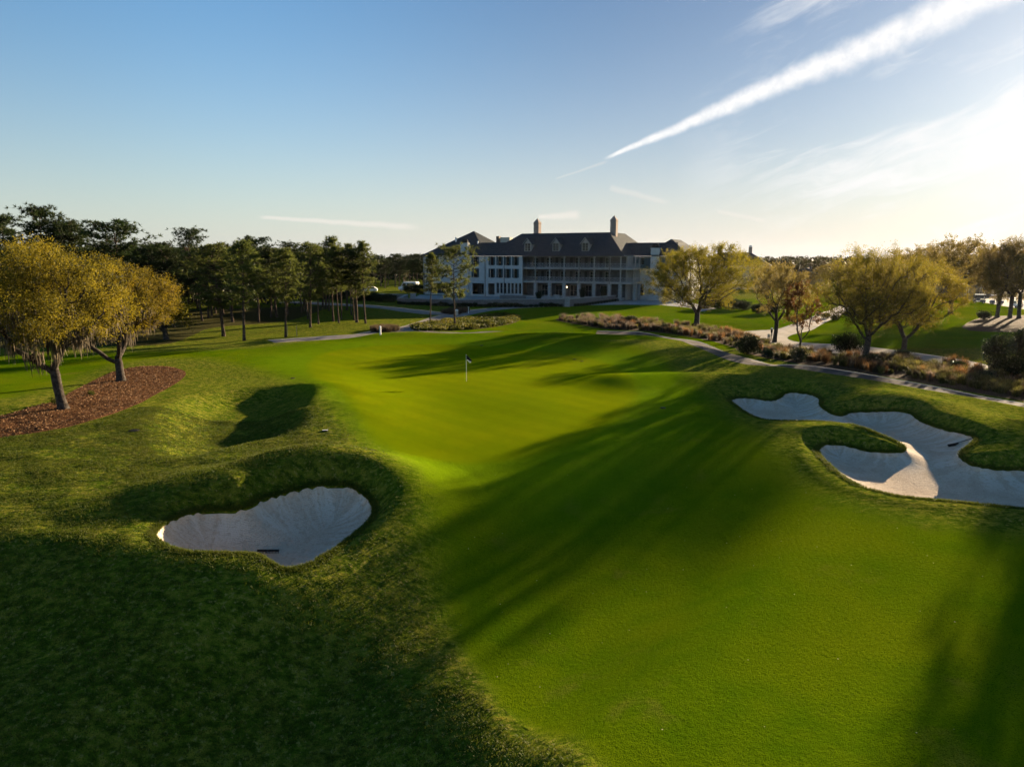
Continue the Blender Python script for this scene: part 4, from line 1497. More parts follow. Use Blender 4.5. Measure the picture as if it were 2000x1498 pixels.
def clumps(name, label, P2, hmin, hmax, mat, stems, width, spread):
    """each clump is a fountain of blades of one height and shade"""
    h = g3.uniform(hmin, hmax, len(P2))
    C = np.column_stack([P2, ground_z(P2) - 0.02])
    tn = g3.uniform(0.1, 0.75, len(P2))
    m_ = stems
    cc = np.repeat(C, m_, 0)
    r_ = np.abs(g3.normal(size=len(cc))) * 0.10
    an = g3.random(len(cc)) * 2 * PI
    cc[:, 0] += r_ * np.cos(an)
    cc[:, 1] += r_ * np.sin(an)
    V, Fa, ti = blades_mesh(cc, np.repeat(h, m_), g3, 1, width, spread, 0.05, np.repeat(tn, m_))
    tag(obj(name, np_mesh(name, V, Fa, {'tint': ti}), mat), label, 'ornamental grass', None, 'stuff')


clumps('ornamental_grass', 'pale pinkish plumed grasses at the left end of the bed', Q[pink], 0.55, 1.15, 'g_pink', 110, 0.03, 0.75)
clumps('ornamental_grass', 'rust orange grasses in patches along the bed', Q[rust], 0.6, 1.2, 'g_rust', 110, 0.03, 0.75)
clumps('ornamental_grass', 'dry brown grasses in the middle of the bed', Q[dry], 0.5, 1.1, 'g_dry', 100, 0.03, 0.85)
clumps('ornamental_grass', 'green and yellow grasses between the rust coloured ones', Q[green], 0.4, 0.95, 'g_green', 100, 0.035, 0.9)
# small island of dark grass on the left footpath and another by the litter bin
isl = catmull(px([(722, 653), (745, 649), (775, 650), (777, 653), (745, 656.5)], -0.6), seg=0.6)
grass_patch('ornamental_grass', 'small brown tufts round the white post on the footpath', scatter(isl, 90, g3), 0.75, 'g_dry', 50, 0.035, 0.5, 0.14)
isl2 = catmull(px([(864, 613), (890, 608.5), (912, 607), (908, 612), (885, 616)], -0.5), seg=0.6)
grass_patch('ornamental_grass', 'dark tufts round the litter bin', scatter(isl2, 120, g3), 0.7, 'g_dry', 40, 0.05, 0.5, 0.2)

# loose straw and chips on the mulch bed
Q = scatter(POLY['mulch'], 17000, g3, 0.05)
C = np.column_stack([Q, ground_z(Q) + 0.01 + g3.random(len(Q)) * 0.07])
D = rand_unit(len(C), g3) * [1, 1, 0.35]
D /= np.linalg.norm(D, axis=1)[:, None]
V, Fq = leaf_quads(C, D, g3.uniform(0.08, 0.22, len(C)), 0.04, g3)
tag(obj('straw_litter', np_mesh('straw_litter', V, Fq, {'tint': np.repeat(g3.random(len(C)), 4)}), 'litter'), 'loose red brown straw lying on the mulch bed', 'straw', None, 'stuff')

# rough grass blades in the near rough
Q = np.stack([g3.uniform(-27, 14, 190000), g3.uniform(11.5, 44, 190000)], 1)
k = (sdf(Q, POLY['fair'], 3) < -0.25) & (sdf(Q, POLY['lb'], 2) < -0.03) & (sdf(Q, POLY['mulch'], 2) < -0.1) & (sdf(Q, POLY['green'], 2) < -0.5)
k &= np.abs(Q[:, 0]) < Q[:, 1] * 0.80 + 1.5
Q = Q[k]
dens = vnoise(Q[:, 0] / 1.6, Q[:, 1] / 1.1) + 0.6 * vnoise(Q[:, 0] / 0.45, Q[:, 1] / 0.4)
far_ = np.clip(-sdf(Q, POLY['fair'], 6) / (0.9 + 2.2 * sstep(20.5, 27, Q[:, 1])), 0, 1)
Q = Q[(dens + g3.normal(size=len(Q)) * 0.25 > -0.28) & (g3.random(len(Q)) < far_)]
C = np.column_stack([Q, ground_z(Q) - 0.01])
tn = np.clip(0.40 + 0.8 * vnoise(Q[:, 0] / 0.8 + 2, Q[:, 1] / 0.7), 0, 1)
V, Fa, ti = blades_mesh(C, 0.03 + 0.05 * g3.random(len(C)), g3, 6, 0.018, 1.2, 0.06, tn)
tag(obj('rough_grass', np_mesh('rough_grass', V, Fa, {'tint': ti}), 'blade'), 'tufted rough grass round the left bunker', 'grass', None, 'stuff')
# fringe of longer blades hanging over the bunker edges
Cs = []
for key, n in (('lb', 5200), ('rb', 9000)):
    L = POLY[key]
    i = g3.integers(0, len(L), n)
    a, b = L[i], L[(i + 1) % len(L)]
    p = a + (b - a) * g3.random((n, 1))
    t_ = (b - a) / (np.linalg.norm(b - a, axis=1)[:, None] + 1e-9)
    area = np.sum(L[:, 0] * np.roll(L[:, 1], -1) - np.roll(L[:, 0], -1) * L[:, 1])
    nn = np.stack([t_[:, 1], -t_[:, 0]], 1) * (1 if area > 0 else -1)
    Cs.append(p + nn * (np.abs(g3.normal(size=(n, 1))) * 0.14 + 0.005))
P2 = np.vstack(Cs)
C = np.column_stack([P2, ground_z(P2) - 0.01])
V, Fa, ti = blades_mesh(C, 0.10, g3, 5, 0.018, 1.0, 0.04, np.clip(0.45 + 0.8 * vnoise(P2[:, 0], P2[:, 1]), 0, 1))
tag(obj('edge_grass', np_mesh('edge_grass', V, Fa, {'tint': ti}), 'blade'), 'shaggy grass fringe round both bunkers', 'grass', None, 'stuff')


# ------------------------------------------------------------------ the clubhouse: local x along the front, y inwards, z up
TH = math.radians(27)
CH = thing('clubhouse', 'long white brick clubhouse with dark hip roofs, dormers and two storeys of balconies', 'clubhouse', (2.51, 175.5, 0), -TH)
G0, F2, F3, EV = 0.35, 3.85, 7.10, 10.0           # ground floor, second, third floor, eaves


def wall_with_holes(mb, s0, s1, z0, z1, y0, y1, holes):
    """wall from s0 to s1 between depths y0 and y1, left open at holes (a, b, za, zb)"""
    xs = sorted({s0, s1, *[h[0] for h in holes], *[h[1] for h in holes]})
    zs = sorted({z0, z1, *[h[2] for h in holes], *[h[3] for h in holes]})
    for i in range(len(xs) - 1):
        run = None
        for j in range(len(zs) - 1):
            cx, cz = (xs[i] + xs[i + 1]) / 2, (zs[j] + zs[j + 1]) / 2
            solid = not any(h[0] < cx < h[1] and h[2] < cz < h[3] for h in holes)
            if solid:
                run = (run[0] if run else zs[j], zs[j + 1])
            if run and (not solid or j == len(zs) - 2):
                mb.box(xs[i], xs[i + 1], y0, y1, run[0], run[1])
                run = None
    return mb


WIN = {}


def window(s, z0, wd, ht, y, shutters=False, bars=(2, 3), parent=CH, name='window', lit=False):
    """a framed window set into the opening: frame with glazing bars, and its pane as a sub-part"""
    key = (round(wd, 2), round(ht, 2), shutters, bars, lit)
    if key not in WIN:
        m = MB()
        t_ = 0.08
        m.box(-wd / 2, -wd / 2 + t_, 0.0, 0.1, 0, ht).box(wd / 2 - t_, wd / 2, 0.0, 0.1, 0, ht)
        m.box(-wd / 2 + t_, wd / 2 - t_, 0.0, 0.1, 0, t_).box(-wd / 2 + t_, wd / 2 - t_, 0.0, 0.1, ht - t_, ht)
        for i in range(1, bars[0]):
            x = -wd / 2 + wd * i / bars[0]
            m.box(x - 0.025, x + 0.025, 0.02, 0.07, t_, ht - t_)
        for j in range(1, bars[1]):
            z = ht * j / bars[1]
            m.box(-wd / 2 + t_, wd / 2 - t_, 0.025, 0.065, z - 0.02, z + 0.02)
        m.box(-wd / 2 - 0.08, wd / 2 + 0.08, -0.30, 0.0, -0.10, -0.002)
        p = MB().box(-wd / 2 + 0.04, wd / 2 - 0.04, 0.075, 0.095, 0.04, ht - 0.04)
        sh = None
        if shutters:
            sw = 0.42
            sh = [MB().box(-wd / 2 - sw, -wd / 2 - 0.01, -0.36, -0.302, 0, ht).mesh('shutter'), MB().box(wd / 2 + 0.01, wd / 2 + sw, -0.36, -0.302, 0, ht).mesh('shutter')]
        WIN[key] = (m.mesh('window'), p.mesh('pane'), sh)
    a, b, c = WIN[key]
    o = obj(name, a, 'dark' if shutters else 'trim', parent)
    o.location = (s, y, z0)
    q = obj('pane', b, 'through_glow' if lit else 'glass', o)
    if c:
        for s_ in c:
            obj('shutter', s_, 'shutter', o)
    return o


def s_at(u, off):
    """position along the front seen at photo column u, on the plane `off` metres behind it"""
    e_ = np.array([math.cos(TH), -math.sin(TH)])
    n_ = np.array([-math.sin(TH), -math.cos(TH)])
    P_ = np.array([2.51, 175.5]) - n_ * off
    d = ray(u, 530)[:2]
    q = d * (P_ @ n_) / (d @ n_)
    return float((q - P_) @ e_)


# --- walls
holes = []
lp = []                                             # windows to add: s, z, w, h, shutters
for z in (F2 + 0.75, F3 + 0.55):
    for s in (-13.2, -25.2):
        lp.append((s, z, 1.35, 2.15, True))
    for s in (-8.45, -6.25, -4.05, -1.85):
        lp.append((s, z, 0.98, 2.15, True))
for s, z, wd, ht, sh in lp:
    holes.append((s - wd / 2, s + wd / 2, z, z + ht))
holes += [(-14.2, -10.75, G0, G0 + 2.75), (-9.6, -7.7, G0, G0 + 2.75), (-26.9, -20.6, G0, G0 + 2.6), (-18.3, -17.75, G0, G0 + 2.6)]
strip_w = [(-7.25 + 1.03 * i, -7.25 + 1.03 * i + 0.78) for i in range(7)]
holes += [(a, b, G0 + 0.35, G0 + 2.95) for a, b in strip_w]
wall_with_holes(MB(), -28.9, 0.0, -0.6, EV - 0.25, 0.0, 0.35, holes).build('wall', 'brick', CH)
for s, z, wd, ht, sh in lp:
    window(s, z, wd, ht, 0.30, sh)
for a, b in strip_w:
    window((a + b) / 2, G0 + 0.35, b - a, 2.6, 0.30, False, (1, 2))
window(-18.02, G0, 0.5, 2.6, 0.30, False, (1, 3))
# rooms behind the open loggias
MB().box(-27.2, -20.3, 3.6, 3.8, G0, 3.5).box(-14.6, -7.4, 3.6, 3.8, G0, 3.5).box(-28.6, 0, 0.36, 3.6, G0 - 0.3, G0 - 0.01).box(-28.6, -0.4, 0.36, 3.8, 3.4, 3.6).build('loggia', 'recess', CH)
for s in (-25.2, -22.4, -12.9, -11.6, -8.6):
    window(s, G0, 1.1, 2.4, 3.5, False, (2, 3), name='door')
# left and rear walls
MB().box(-28.9, -28.55, 0.36, 19.0, -0.6, EV - 0.25).box(-28.5, 25.4, 18.7, 19.0, -0.6, EV - 0.25).build('side_wall', 'brick', CH)
# main block behind the balconies
bay = [3.49 + 3.77 * i for i in range(6)] + [24.95]
cols = [-0.0] + bay
hb = []
doors = []
for i in range(7):
    a = cols[i]
    b = cols[i + 1]
    c = (a + b) / 2
    for z in (F2 + 0.05, F3 + 0.05):
        if i < 6:
            doors.append((c + 0.55, z, 1.5, 2.35, False))
            hb.append((c + 0.55 - 0.75, c + 0.55 + 0.75, z, z + 2.35))
for i, c in enumerate((5.2, 9.0, 12.9, 16.6, 20.4)):
    wd = 2.5 if i in (0, 3, 4) else 2.9
    hb.append((c - wd / 2, c + wd / 2, G0, G0 + 2.65))
    doors.append((c, G0, wd, 2.65, True))
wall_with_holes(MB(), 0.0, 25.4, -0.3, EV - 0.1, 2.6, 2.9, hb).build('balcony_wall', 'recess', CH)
for s, z, wd, ht, gr in doors:
    window(s, z, wd, ht, 2.80, False, (2 if not gr else 3, 3 if not gr else 2), name='door')
for i in range(6):                                  # dark shutters beside the balcony doors
    for z in (F2, F3):
        c = (cols[i] + cols[i + 1]) / 2
        MB().box(c - 1.45, c - 0.75, 2.52, 2.598, z + 0.1, z + 2.4).build('shutter', 'dark', CH)
MB().box(10.6, 10.85, 2.55, 2.598, G0 + 2.0, G0 + 2.3).build('glow_panel', 'through_glow', CH)  # glowing panel added for sky seen through the far windows
MB().box(13.9, 14.25, 2.55, 2.598, G0 + 1.2, G0 + 2.1).build('glow_panel', 'through_glow', CH)  # second added panel, glows for light coming through the opening
# right return of the main block and the right wing
MB().box(25.4, 25.7, 2.6, 7.2, -0.3, EV - 0.1).build('side_wall', 'trim', CH)
rw = 7.2
WE = 38.3
wa, wb = s_at(1244, rw), s_at(1258, rw)
wr = [(wa, wb, G0 + 0.3, G0 + 2.95), (33.6, 35.2, G0 + 0.3, G0 + 2.9), (35.8, 37.4, G0 + 0.3, G0 + 2.9)]
wall_with_holes(MB(), 25.71, WE, -0.6, F3 - 0.35, rw, rw + 0.35, wr).build('wall', 'brick', CH)
for a, b, z0, z1 in wr:
    window((a + b) / 2, z0, b - a, z1 - z0, rw + 0.28, False, (2, 2))
ws = [(wa + 0.2, wa + 1.7, F3 + 0.75, F3 + 2.35), (34.6, 36.2, F3 + 0.75, F3 + 2.35)]
wall_with_holes(MB(), 25.71, WE, F3 - 0.345, EV - 0.2, rw - 0.05, rw + 0.33, ws).build('upper_wall', 'siding', CH)
for a, b, z0, z1 in ws:
    window((a + b) / 2, z0, b - a, z1 - z0, rw + 0.26, False, (2, 3))
MB().box(WE - 0.35, WE, rw + 0.36, 24.0, -0.6, EV - 0.2).box(25.71, WE - 0.36, 23.7, 24.0, -0.6, EV - 0.2).build('side_wall', 'brick', CH)
MB().box(25.72, WE + 0.05, rw - 0.12, rw - 0.06, F3 - 0.5, F3 - 0.25).build('string_course', 'trim', CH)

# --- balconies: slabs, columns, railings per bay, stone piers below
for z in (F2, F3):
    MB().box(0.02, 25.35, -0.12, 2.59, z - 0.34, z).box(25.35, 27.9, -0.12, 7.1, z - 0.34, z).build('balcony_floor', 'trim', CH)
for i, s in enumerate(cols + [26.4, 27.8]):
    y = 0.1 if i < 8 else (2.2 if i == 8 else 5.6)
    if i == 0:
        continue
    s_ = s if i < 8 else 27.75
    for z, zt in ((F2 + 0.003, F3 - 0.345), (F3 + 0.003, EV - 0.30)):
        MB().box(s_ - 0.12, s_ + 0.12, y - 0.12, y + 0.12, z, zt).box(s_ - 0.2, s_ + 0.2, y - 0.2, y + 0.2, zt - 0.16, zt + 0.001).build('column', 'trim', CH)
RAIL = {}


def railing(p, q, z):
    L = math.dist(p, q)
    key = round(L, 2)
    if key not in RAIL:
        m = MB()
        m.box(0, L, -0.03, 0.03, 1.0, 1.08).box(0, L, -0.025, 0.025, 0.10, 0.16)
        n = max(1, round(L / 0.95))
        w_ = L / n
        for k in range(n):
            m.bar((k * w_, 0, 0.15), ((k + 1) * w_, 0, 1.0), 0.045)
            m.bar((k * w_, 0, 1.0), ((k + 1) * w_, 0, 0.15), 0.045)
            m.bar((k * w_ + w_ / 2, 0, 0.16), (k * w_ + w_, 0, 0.575), 0.035).bar((k * w_ + w_ / 2, 0, 0.16), (k * w_, 0, 0.575), 0.035)
            m.box(k * w_ - 0.02, k * w_ + 0.02, -0.021, 0.021, 0.16, 1.0)
        RAIL[key] = m.mesh('railing')
    o = obj('railing', RAIL[key], 'rail', CH)
    o.location = (p[0], p[1], z)
    o.rotation_euler = (0, 0, math.atan2(q[1] - p[1], q[0] - p[0]))


for z in (F2, F3):
    for i in range(7):
        railing((cols[i] + 0.14, 0.1), (cols[i + 1] - 0.14, 0.1), z + 0.003)
    railing((25.1, 0.1), (27.75, 0.1), z + 0.003)
    railing((27.75, 0.2), (27.75, 2.05), z + 0.003)
    railing((27.75, 2.35), (27.75, 5.45), z + 0.003)
for i, s in enumerate(bay):
    MB().box(s - 0.36, s + 0.36, -0.1, 0.62, -0.3, F2 - 0.343).box(s - 0.42, s + 0.42, -0.16, 0.68, -0.3, G0 + 0.1).build('stone_pier', 'stone_pale', CH)
MB().box(27.4, 28.0, 2.0, 2.6, -0.3, F2 - 0.343).box(27.4, 28.0, 5.3, 5.9, -0.3, F2 - 0.343).build('stone_pier', 'stone_pale', CH)
MB().box(0.0, 25.3, -0.1, 2.6, -0.3, G0 - 0.002).build('terrace_floor', 'paving', CH)
MB().box(0.0, 27.95, -0.25, 0.25, EV - 0.30, EV - 0.12).build('eave_beam', 'trim', CH)

# --- roofs
def frustum(x0, x1, y0, y1, z0, tx0, tx1, ty0, ty1, z1, ov=0.45):
    x0, x1, y0, y1 = x0 - ov, x1 + ov, y0 - ov, y1 + ov
    m = MB()
    m.add([(x0, y0, z0), (x1, y0, z0), (x1, y1, z0), (x0, y1, z0), (tx0, ty0, z1), (tx1, ty0, z1), (tx1, ty1, z1), (tx0, ty1, z1)],
          [(0, 1, 5, 4), (1, 2, 6, 5), (2, 3, 7, 6), (3, 0, 4, 7), (4, 5, 6, 7), (3, 2, 1, 0)])
    m.box(x0 - 0.03, x1 + 0.03, y0 - 0.03, y1 + 0.03, z0 - 0.16, z0 - 0.002)
    return m


frustum(-28.9, -10.2, 0, 18.7, EV, -19.0, -18.8, 9.2, 9.4, 16.3).build('roof', 'shingle', CH)
main = frustum(-10.2, 25.4, 0.0, 25.0, EV + 0.004, -3.6, 19.6, 7.0, 19.0, 15.42)
main_roof = main.build('roof', 'shingle', CH)
# the low link between the left pavilion and the main block
lk = MB()
lk.add([(-14, -0.445, EV - 0.02), (-4.0, -0.445, EV - 0.02), (-4.0, 4.2, 13.22), (-14.0, 4.2, 13.22), (-14, 10, 13.22), (-4, 10, 13.22)], [(0, 1, 2, 3), (3, 2, 5, 4)])
lk.build('roof', 'shingle', CH)
frustum(25.0, 36.0, rw, 22.0, EV + 0.002, 21.0, 35.0, rw + 4.3, 18.0, 13.0).build('roof', 'shingle', CH)
frustum(28.4, WE, rw - 0.3, 24.0, EV + 0.006, 33.1, 33.5, rw + 4.9, 20.0, 13.75).build('roof', 'shingle', CH)
# gutters and downspouts
for s, z1 in ((-10.35, EV - 0.2), (-4.95, EV - 0.2), (-28.6, EV - 0.2)):
    MB().tube([(s, -0.09, -0.3), (s, -0.09, z1)], 0.065, 8).box(s - 0.13, s + 0.13, -0.2, -0.02, z1 - 0.25, z1).build('downspout', 'dark', CH)
for s in (3.75, 14.95, 22.4):
    MB().tube([(s, -0.2, F2 - 0.4), (s, -0.2, EV - 0.3)], 0.055, 8).build('downspout', 'dark', CH)

# dormers: a small gabled house with a two light window, set into the front slope
def dormer(s):
    sl = 5.42 / 7.45                                # rise per metre of depth
    zb, ze, za = 10.95, 12.85, 13.95
    yf = (zb - EV) / sl - 0.45 + 0.02
    hw = 0.92
    m = MB()
    yb = (ze - EV) / sl + 0.2
    m.prism([(yf, zb), (yb, ze + 0.0), (yf, ze)], 'x', s - hw, s - hw + 0.12)
    m.prism([(yf, zb), (yb, ze + 0.0), (yf, ze)], 'x', s + hw - 0.12, s + hw)
    m.box(s - hw + 0.12, s + hw - 0.12, yf, yf + 0.1, zb, zb + 0.14)
    m.prism([(s - hw, ze), (s + hw, ze), (s, za - 0.12)], 'y', yf, yf + 0.12)
    d = m.build('dormer', 'trim', CH)
    r = MB()
    yt = (za - EV) / sl + 0.3
    r.prism([(s - hw - 0.32, ze - 0.30), (s, za + 0.05), (s + hw + 0.32, ze - 0.30), (s + hw + 0.32, ze - 0.17), (s, za + 0.20), (s - hw - 0.32, ze - 0.17)], 'y', yf - 0.28, yt)
    r.build('roof', 'shingle', d)
    b = MB()
    b.prism([(s - hw - 0.34, ze - 0.32), (s, za + 0.03), (s + hw + 0.34, ze - 0.32), (s + hw + 0.34, ze - 0.14), (s, za + 0.22), (s - hw - 0.34, ze - 0.14)], 'y', yf - 0.36, yf - 0.283)
    b.build('bargeboard', 'trim', d)
    w_ = MB()
    for x in (s - hw + 0.12, s - 0.05, s + hw - 0.22):
        w_.box(x, x + 0.1, yf - 0.03, yf + 0.06, zb + 0.14, ze)
    for z in (zb + 0.72, zb + 1.3):
        w_.box(s - hw + 0.22, s + hw - 0.22, yf - 0.01, yf + 0.04, z - 0.02, z + 0.02)
    w_.build('window', 'trim', d)
    MB().box(s - hw + 0.13, s + hw - 0.13, yf + 0.065, yf + 0.09, zb + 0.14, ze).build('pane', 'glass', d)


for s in (1.0, 8.45, 15.95):
    dormer(s)


def chimney(s, y, w, d, z0, z1, mat, cap):
    m = MB().box(s - w / 2, s + w / 2, y, y + d, z0, z1)
    if cap == 'hip':
        m.box(s - w / 2 - 0.08, s + w / 2 + 0.08, y - 0.08, y + d + 0.08, z1 - 0.35, z1 - 0.18)
        o = m.build('chimney', mat, CH)
        c = MB().add([(s - w / 2, y, z1 + 0.002), (s + w / 2, y, z1 + 0.002), (s + w / 2, y + d, z1 + 0.002), (s - w / 2, y + d, z1 + 0.002),
                      (s - 0.16, y + d / 2 - 0.16, z1 + 0.8), (s + 0.16, y + d / 2 - 0.16, z1 + 0.8), (s + 0.16, y + d / 2 + 0.16, z1 + 0.8), (s - 0.16, y + d / 2 + 0.16, z1 + 0.8)],
                     [(0, 1, 5, 4), (1, 2, 6, 5), (2, 3, 7, 6), (3, 0, 4, 7), (4, 5, 6, 7)])
        c.box(s - 0.1, s + 0.1, y + d / 2 - 0.1, y + d / 2 + 0.1, z1 + 0.79, z1 + 1.0).build('chimney_cap', mat, o)
    else:
        m.box(s - w / 2 - 0.07, s + w / 2 + 0.07, y - 0.07, y + d + 0.07, z1 - 0.25, z1 - 0.002)
        o = m.build('chimney', mat, CH)
        MB().box(s - w / 2 + 0.2, s + w / 2 - 0.2, y + 0.2, y + d - 0.2, z1, z1 + 0.35).add(
            [(s - w / 2 + 0.05, y + 0.05, z1 + 0.36), (s + w / 2 - 0.05, y + 0.05, z1 + 0.36), (s + w / 2 - 0.05, y + d - 0.05, z1 + 0.36), (s - w / 2 + 0.05, y + d - 0.05, z1 + 0.36),
             (s - w / 4, y + d / 2 - 0.1, z1 + 0.95), (s + w / 4, y + d / 2 - 0.1, z1 + 0.95), (s + w / 4, y + d / 2 + 0.1, z1 + 0.95), (s - w / 4, y + d / 2 + 0.1, z1 + 0.95)],
            [(0, 1, 5, 4), (1, 2, 6, 5), (2, 3, 7, 6), (3, 0, 4, 7), (4, 5, 6, 7), (3, 2, 1, 0)]).build('chimney_cap', 'black', o)


chimney(-0.3, 8.4, 1.35, 1.6, 14.4, 18.2, 'chimney', 'hip')
chimney(21.0 - 0.9, 8.2, 1.45, 1.35, 14.4, 18.4, 'chimney', 'hip')
chimney(-16.1, -0.55, 2.1, 1.0, -0.6, 13.1, 'brick', 'flat')
chimney((s_at(1270, rw - 0.6) + s_at(1286, rw - 0.6)) / 2, rw - 0.6, 2.0, 1.0, -0.6, 11.7, 'brick', 'flat')
MB().box(-11.4, -10.6, 7.8, 9.0, 13.2, 14.9).build('roof_unit', 'brownmetal', CH)
MB().box(-10.3, -7.6, 8.0, 9.8, 13.2, 14.6).box(-10.32, -7.58, 7.97, 9.83, 13.9, 14.0).build('roof_unit', 'tan', CH)
MB().box(-22.0, -21.7, 4.9, 5.2, 13.1, 14.5).box(-22.08, -21.62, 4.82, 5.28, 14.5, 14.7).build('roof_vent', 'white', CH)
MB().box(-14.9, -14.6, 4.0, 4.3, 12.6, 13.6).build('roof_vent', 'white', CH)


# ------------------------------------------------------------------ stone walls and terrace in front
def stone_wall(name, label, line, h0, h1, th=0.5, pier=None):
    o = None
    m = MB()
    cap = MB()
    for i, ((x0, y0), (x1, y1)) in enumerate(zip(line[:-1], line[1:])):
        d = Vector((x1 - x0, y1 - y0)).normalized()
        n = Vector((-d.y, d.x)) * th / 2
        e = d * (th / 2)
        A = [(x0 - e.x + n.x, y0 - e.y + n.y), (x0 - e.x - n.x, y0 - e.y - n.y), (x1 + (e.x if i == len(line) - 2 else -e.x) - n.x, y1 + (e.y if i == len(line) - 2 else -e.y) - n.y),
             (x1 + (e.x if i == len(line) - 2 else -e.x) + n.x, y1 + (e.y if i == len(line) - 2 else -e.y) + n.y)]
        m.prism(A, 'z', h0, h1)
        B = [(p[0] + (p[0] - (x0 + x1) / 2) * 0.004, p[1] + 0) for p in A]
        n2 = n * 1.18
        Bq = [(x0 - e.x + n2.x, y0 - e.y + n2.y), (x0 - e.x - n2.x, y0 - e.y - n2.y), (A[2][0] - n2.x + n.x, A[2][1] - n2.y + n.y), (A[3][0] + n2.x - n.x, A[3][1] + n2.y - n.y)]
        cap.prism(Bq, 'z', h1 + 0.002, h1 + 0.12)
    o = m.build(name, 'stone', None)
    tag(o, label, 'wall')
    cap.build('coping', 'stone_pale', o)
    if pier:
        for (x, y) in pier:
            MB().box(x - 0.55, x + 0.55, y - 0.55, y + 0.55, h0, h1 + 0.45).box(x - 0.65, x + 0.65, y - 0.65, y + 0.65, h1 + 0.452, h1 + 0.58).build('pier', 'stone_pale', o)
    return o


stone_wall('stone_wall', 'long low grey stone wall in front of the left half of the clubhouse', [(-24.0, 152.0), (-10.6, 147.2), (6.0, 149.4), (11.4, 150.2)], -0.8, 0.95, 0.6)
stone_wall('stone_wall', 'stone wall climbing from the corner pier towards the patio', [(11.6, 150.3), (17.5, 158.0), (23.8, 165.4)], -0.8, 0.85, 0.5, [(11.6, 150.3)])
stone_wall('stone_wall', 'grey stone wall below the car park at the left', [(-38.0, 172.0), (-24.2, 164.5), (-24.0, 153.0)], -0.8, 1.05, 0.5, [(-22.2, 160.5)])
stone_wall('stone_wall', 'short pale stone wall on the terrace in front of the strip of windows', [(-2.6, 167.0), (3.0, 166.0)], -0.6, 0.85, 0.5)
tp = np.array([(-23.6, 152.6), (-10.6, 147.8), (6.0, 150.0), (11.2, 150.8), (23.5, 166.0), (25.5, 170), (2, 176), (-24, 186)])
MB().prism([tuple(p) for p in tp], 'z', -0.7, -0.06).build('terrace', 'paving', None)
tag(bpy.data.objects['terrace'], 'paved terrace between the stone wall and the clubhouse', None, None, 'structure')
MB().box(9.4, 10.6, 160.5, 161.6, -0.1, 1.15).box(9.3, 10.7, 160.4, 161.7, 1.152, 1.25).build('stone_fireplace', 'stone_pale', None)
tag(bpy.data.objects['stone_fireplace'], 'small square stone block on the terrace before the balconies', 'fireplace')

# shrubs along the foot of the wall
def along_line(line, n):
    L = np.array(line)
    s = np.concatenate([[0], np.cumsum(np.linalg.norm(np.diff(L, axis=0), axis=1))])
    q = np.linspace(0.3, s[-1] - 0.3, n)
    return np.column_stack([np.interp(q, s, L[:, 0]), np.interp(q, s, L[:, 1])])


for i, (x, y) in enumerate(along_line([(-24.0, 150.4), (-10.6, 145.8), (6.0, 147.9), (10.5, 148.6)], 34)):
    put_bush(3, 0, 0, random.uniform(0.6, 1.2), random.uniform(1.2, 2.0), 'dark low shrub at the foot of the long stone wall', 'bush', rz=i, group='shrubs at the foot of the wall', at=Vector((x, y + random.uniform(-0.4, 0.4), gz(x, y) - 0.03)))
for i, (x, y) in enumerate(along_line([(13.2, 150.6), (18.6, 157.4), (24.6, 164.5)], 16)):
    put_bush(3, 0, 0, 0.75, 0.85, 'small clipped shrub in the row below the climbing wall', 'bush', rz=i, group='row of clipped shrubs', at=Vector((x, y, gz(x, y) - 0.03)))
for x, y, H, W in ((6.2, 163.5, 2.4, 2.0), (16.4, 166.5, 3.2, 1.8), (21.2, 166.0, 3.4, 1.8)):
    put_bush(2, 0, 0, H, W, 'tall narrow dark shrub on the terrace', 'bush', group='narrow shrubs on the terrace', at=Vector((x, y, -0.08)))


# ------------------------------------------------------------------ buildings farther off on the right
def hip_house(name, label, u, d, w, dep, eave, ridge_z, rl, rz, chim=(), wallm='trim'):
    x = x_at(u, 500, d)
    r = thing(name, label, 'house', (x, d, gz(x, d)), rz)
    MB().box(-w / 2, w / 2, 0, dep, -0.5, eave).build('wall', wallm, r)
    m = MB()
    o = 0.5
    m.add([(-w / 2 - o, -o, eave), (w / 2 + o, -o, eave), (w / 2 + o, dep + o, eave), (-w / 2 - o, dep + o, eave), (-rl / 2, dep / 2, ridge_z), (rl / 2, dep / 2, ridge_z)],
          [(0, 1, 5, 4), (1, 2, 5), (2, 3, 4, 5), (3, 0, 4), (3, 2, 1, 0)])
    rf = m.build('roof', 'shingle', r)
    n = max(2, int(w / 3.5))
    for k in range(n):
        for z in ([0.8] if eave < 5 else [0.8, eave / 2 + 0.6]):
            window(-w / 2 + w * (k + 0.5) / n, z, 1.1, 1.7, -0.06, False, (2, 2), r)
    for cx in chim:
        c = MB().box(cx - 0.55, cx + 0.55, dep / 2 - 0.55, dep / 2 + 0.55, ridge_z - 1.0, ridge_z + 1.7).build('chimney', 'chimney', rf)
        MB().box(cx - 0.4, cx + 0.4, dep / 2 - 0.4, dep / 2 + 0.4, ridge_z + 1.702, ridge_z + 2.2).build('chimney_cap', 'white', c)
    return r


hip_house('house', 'second big house with a dark hip roof and two chimneys behind the yellow oak', 1432, 225, 22, 14, 7.2, 11.3, 10.0, -0.35, (-4.6, 4.8))
hip_house('house', 'small far house with a slate hip roof between the right hand oaks', 1588, 250, 9, 8, 4.2, 6.7, 2.5, -0.3, (), 'recess')
hip_house('house', 'low tan cottage half hidden behind the golden oak near the golf carts', 1880, 178, 14, 9, 3.0, 5.6, 6, -0.2, (), 'recess')


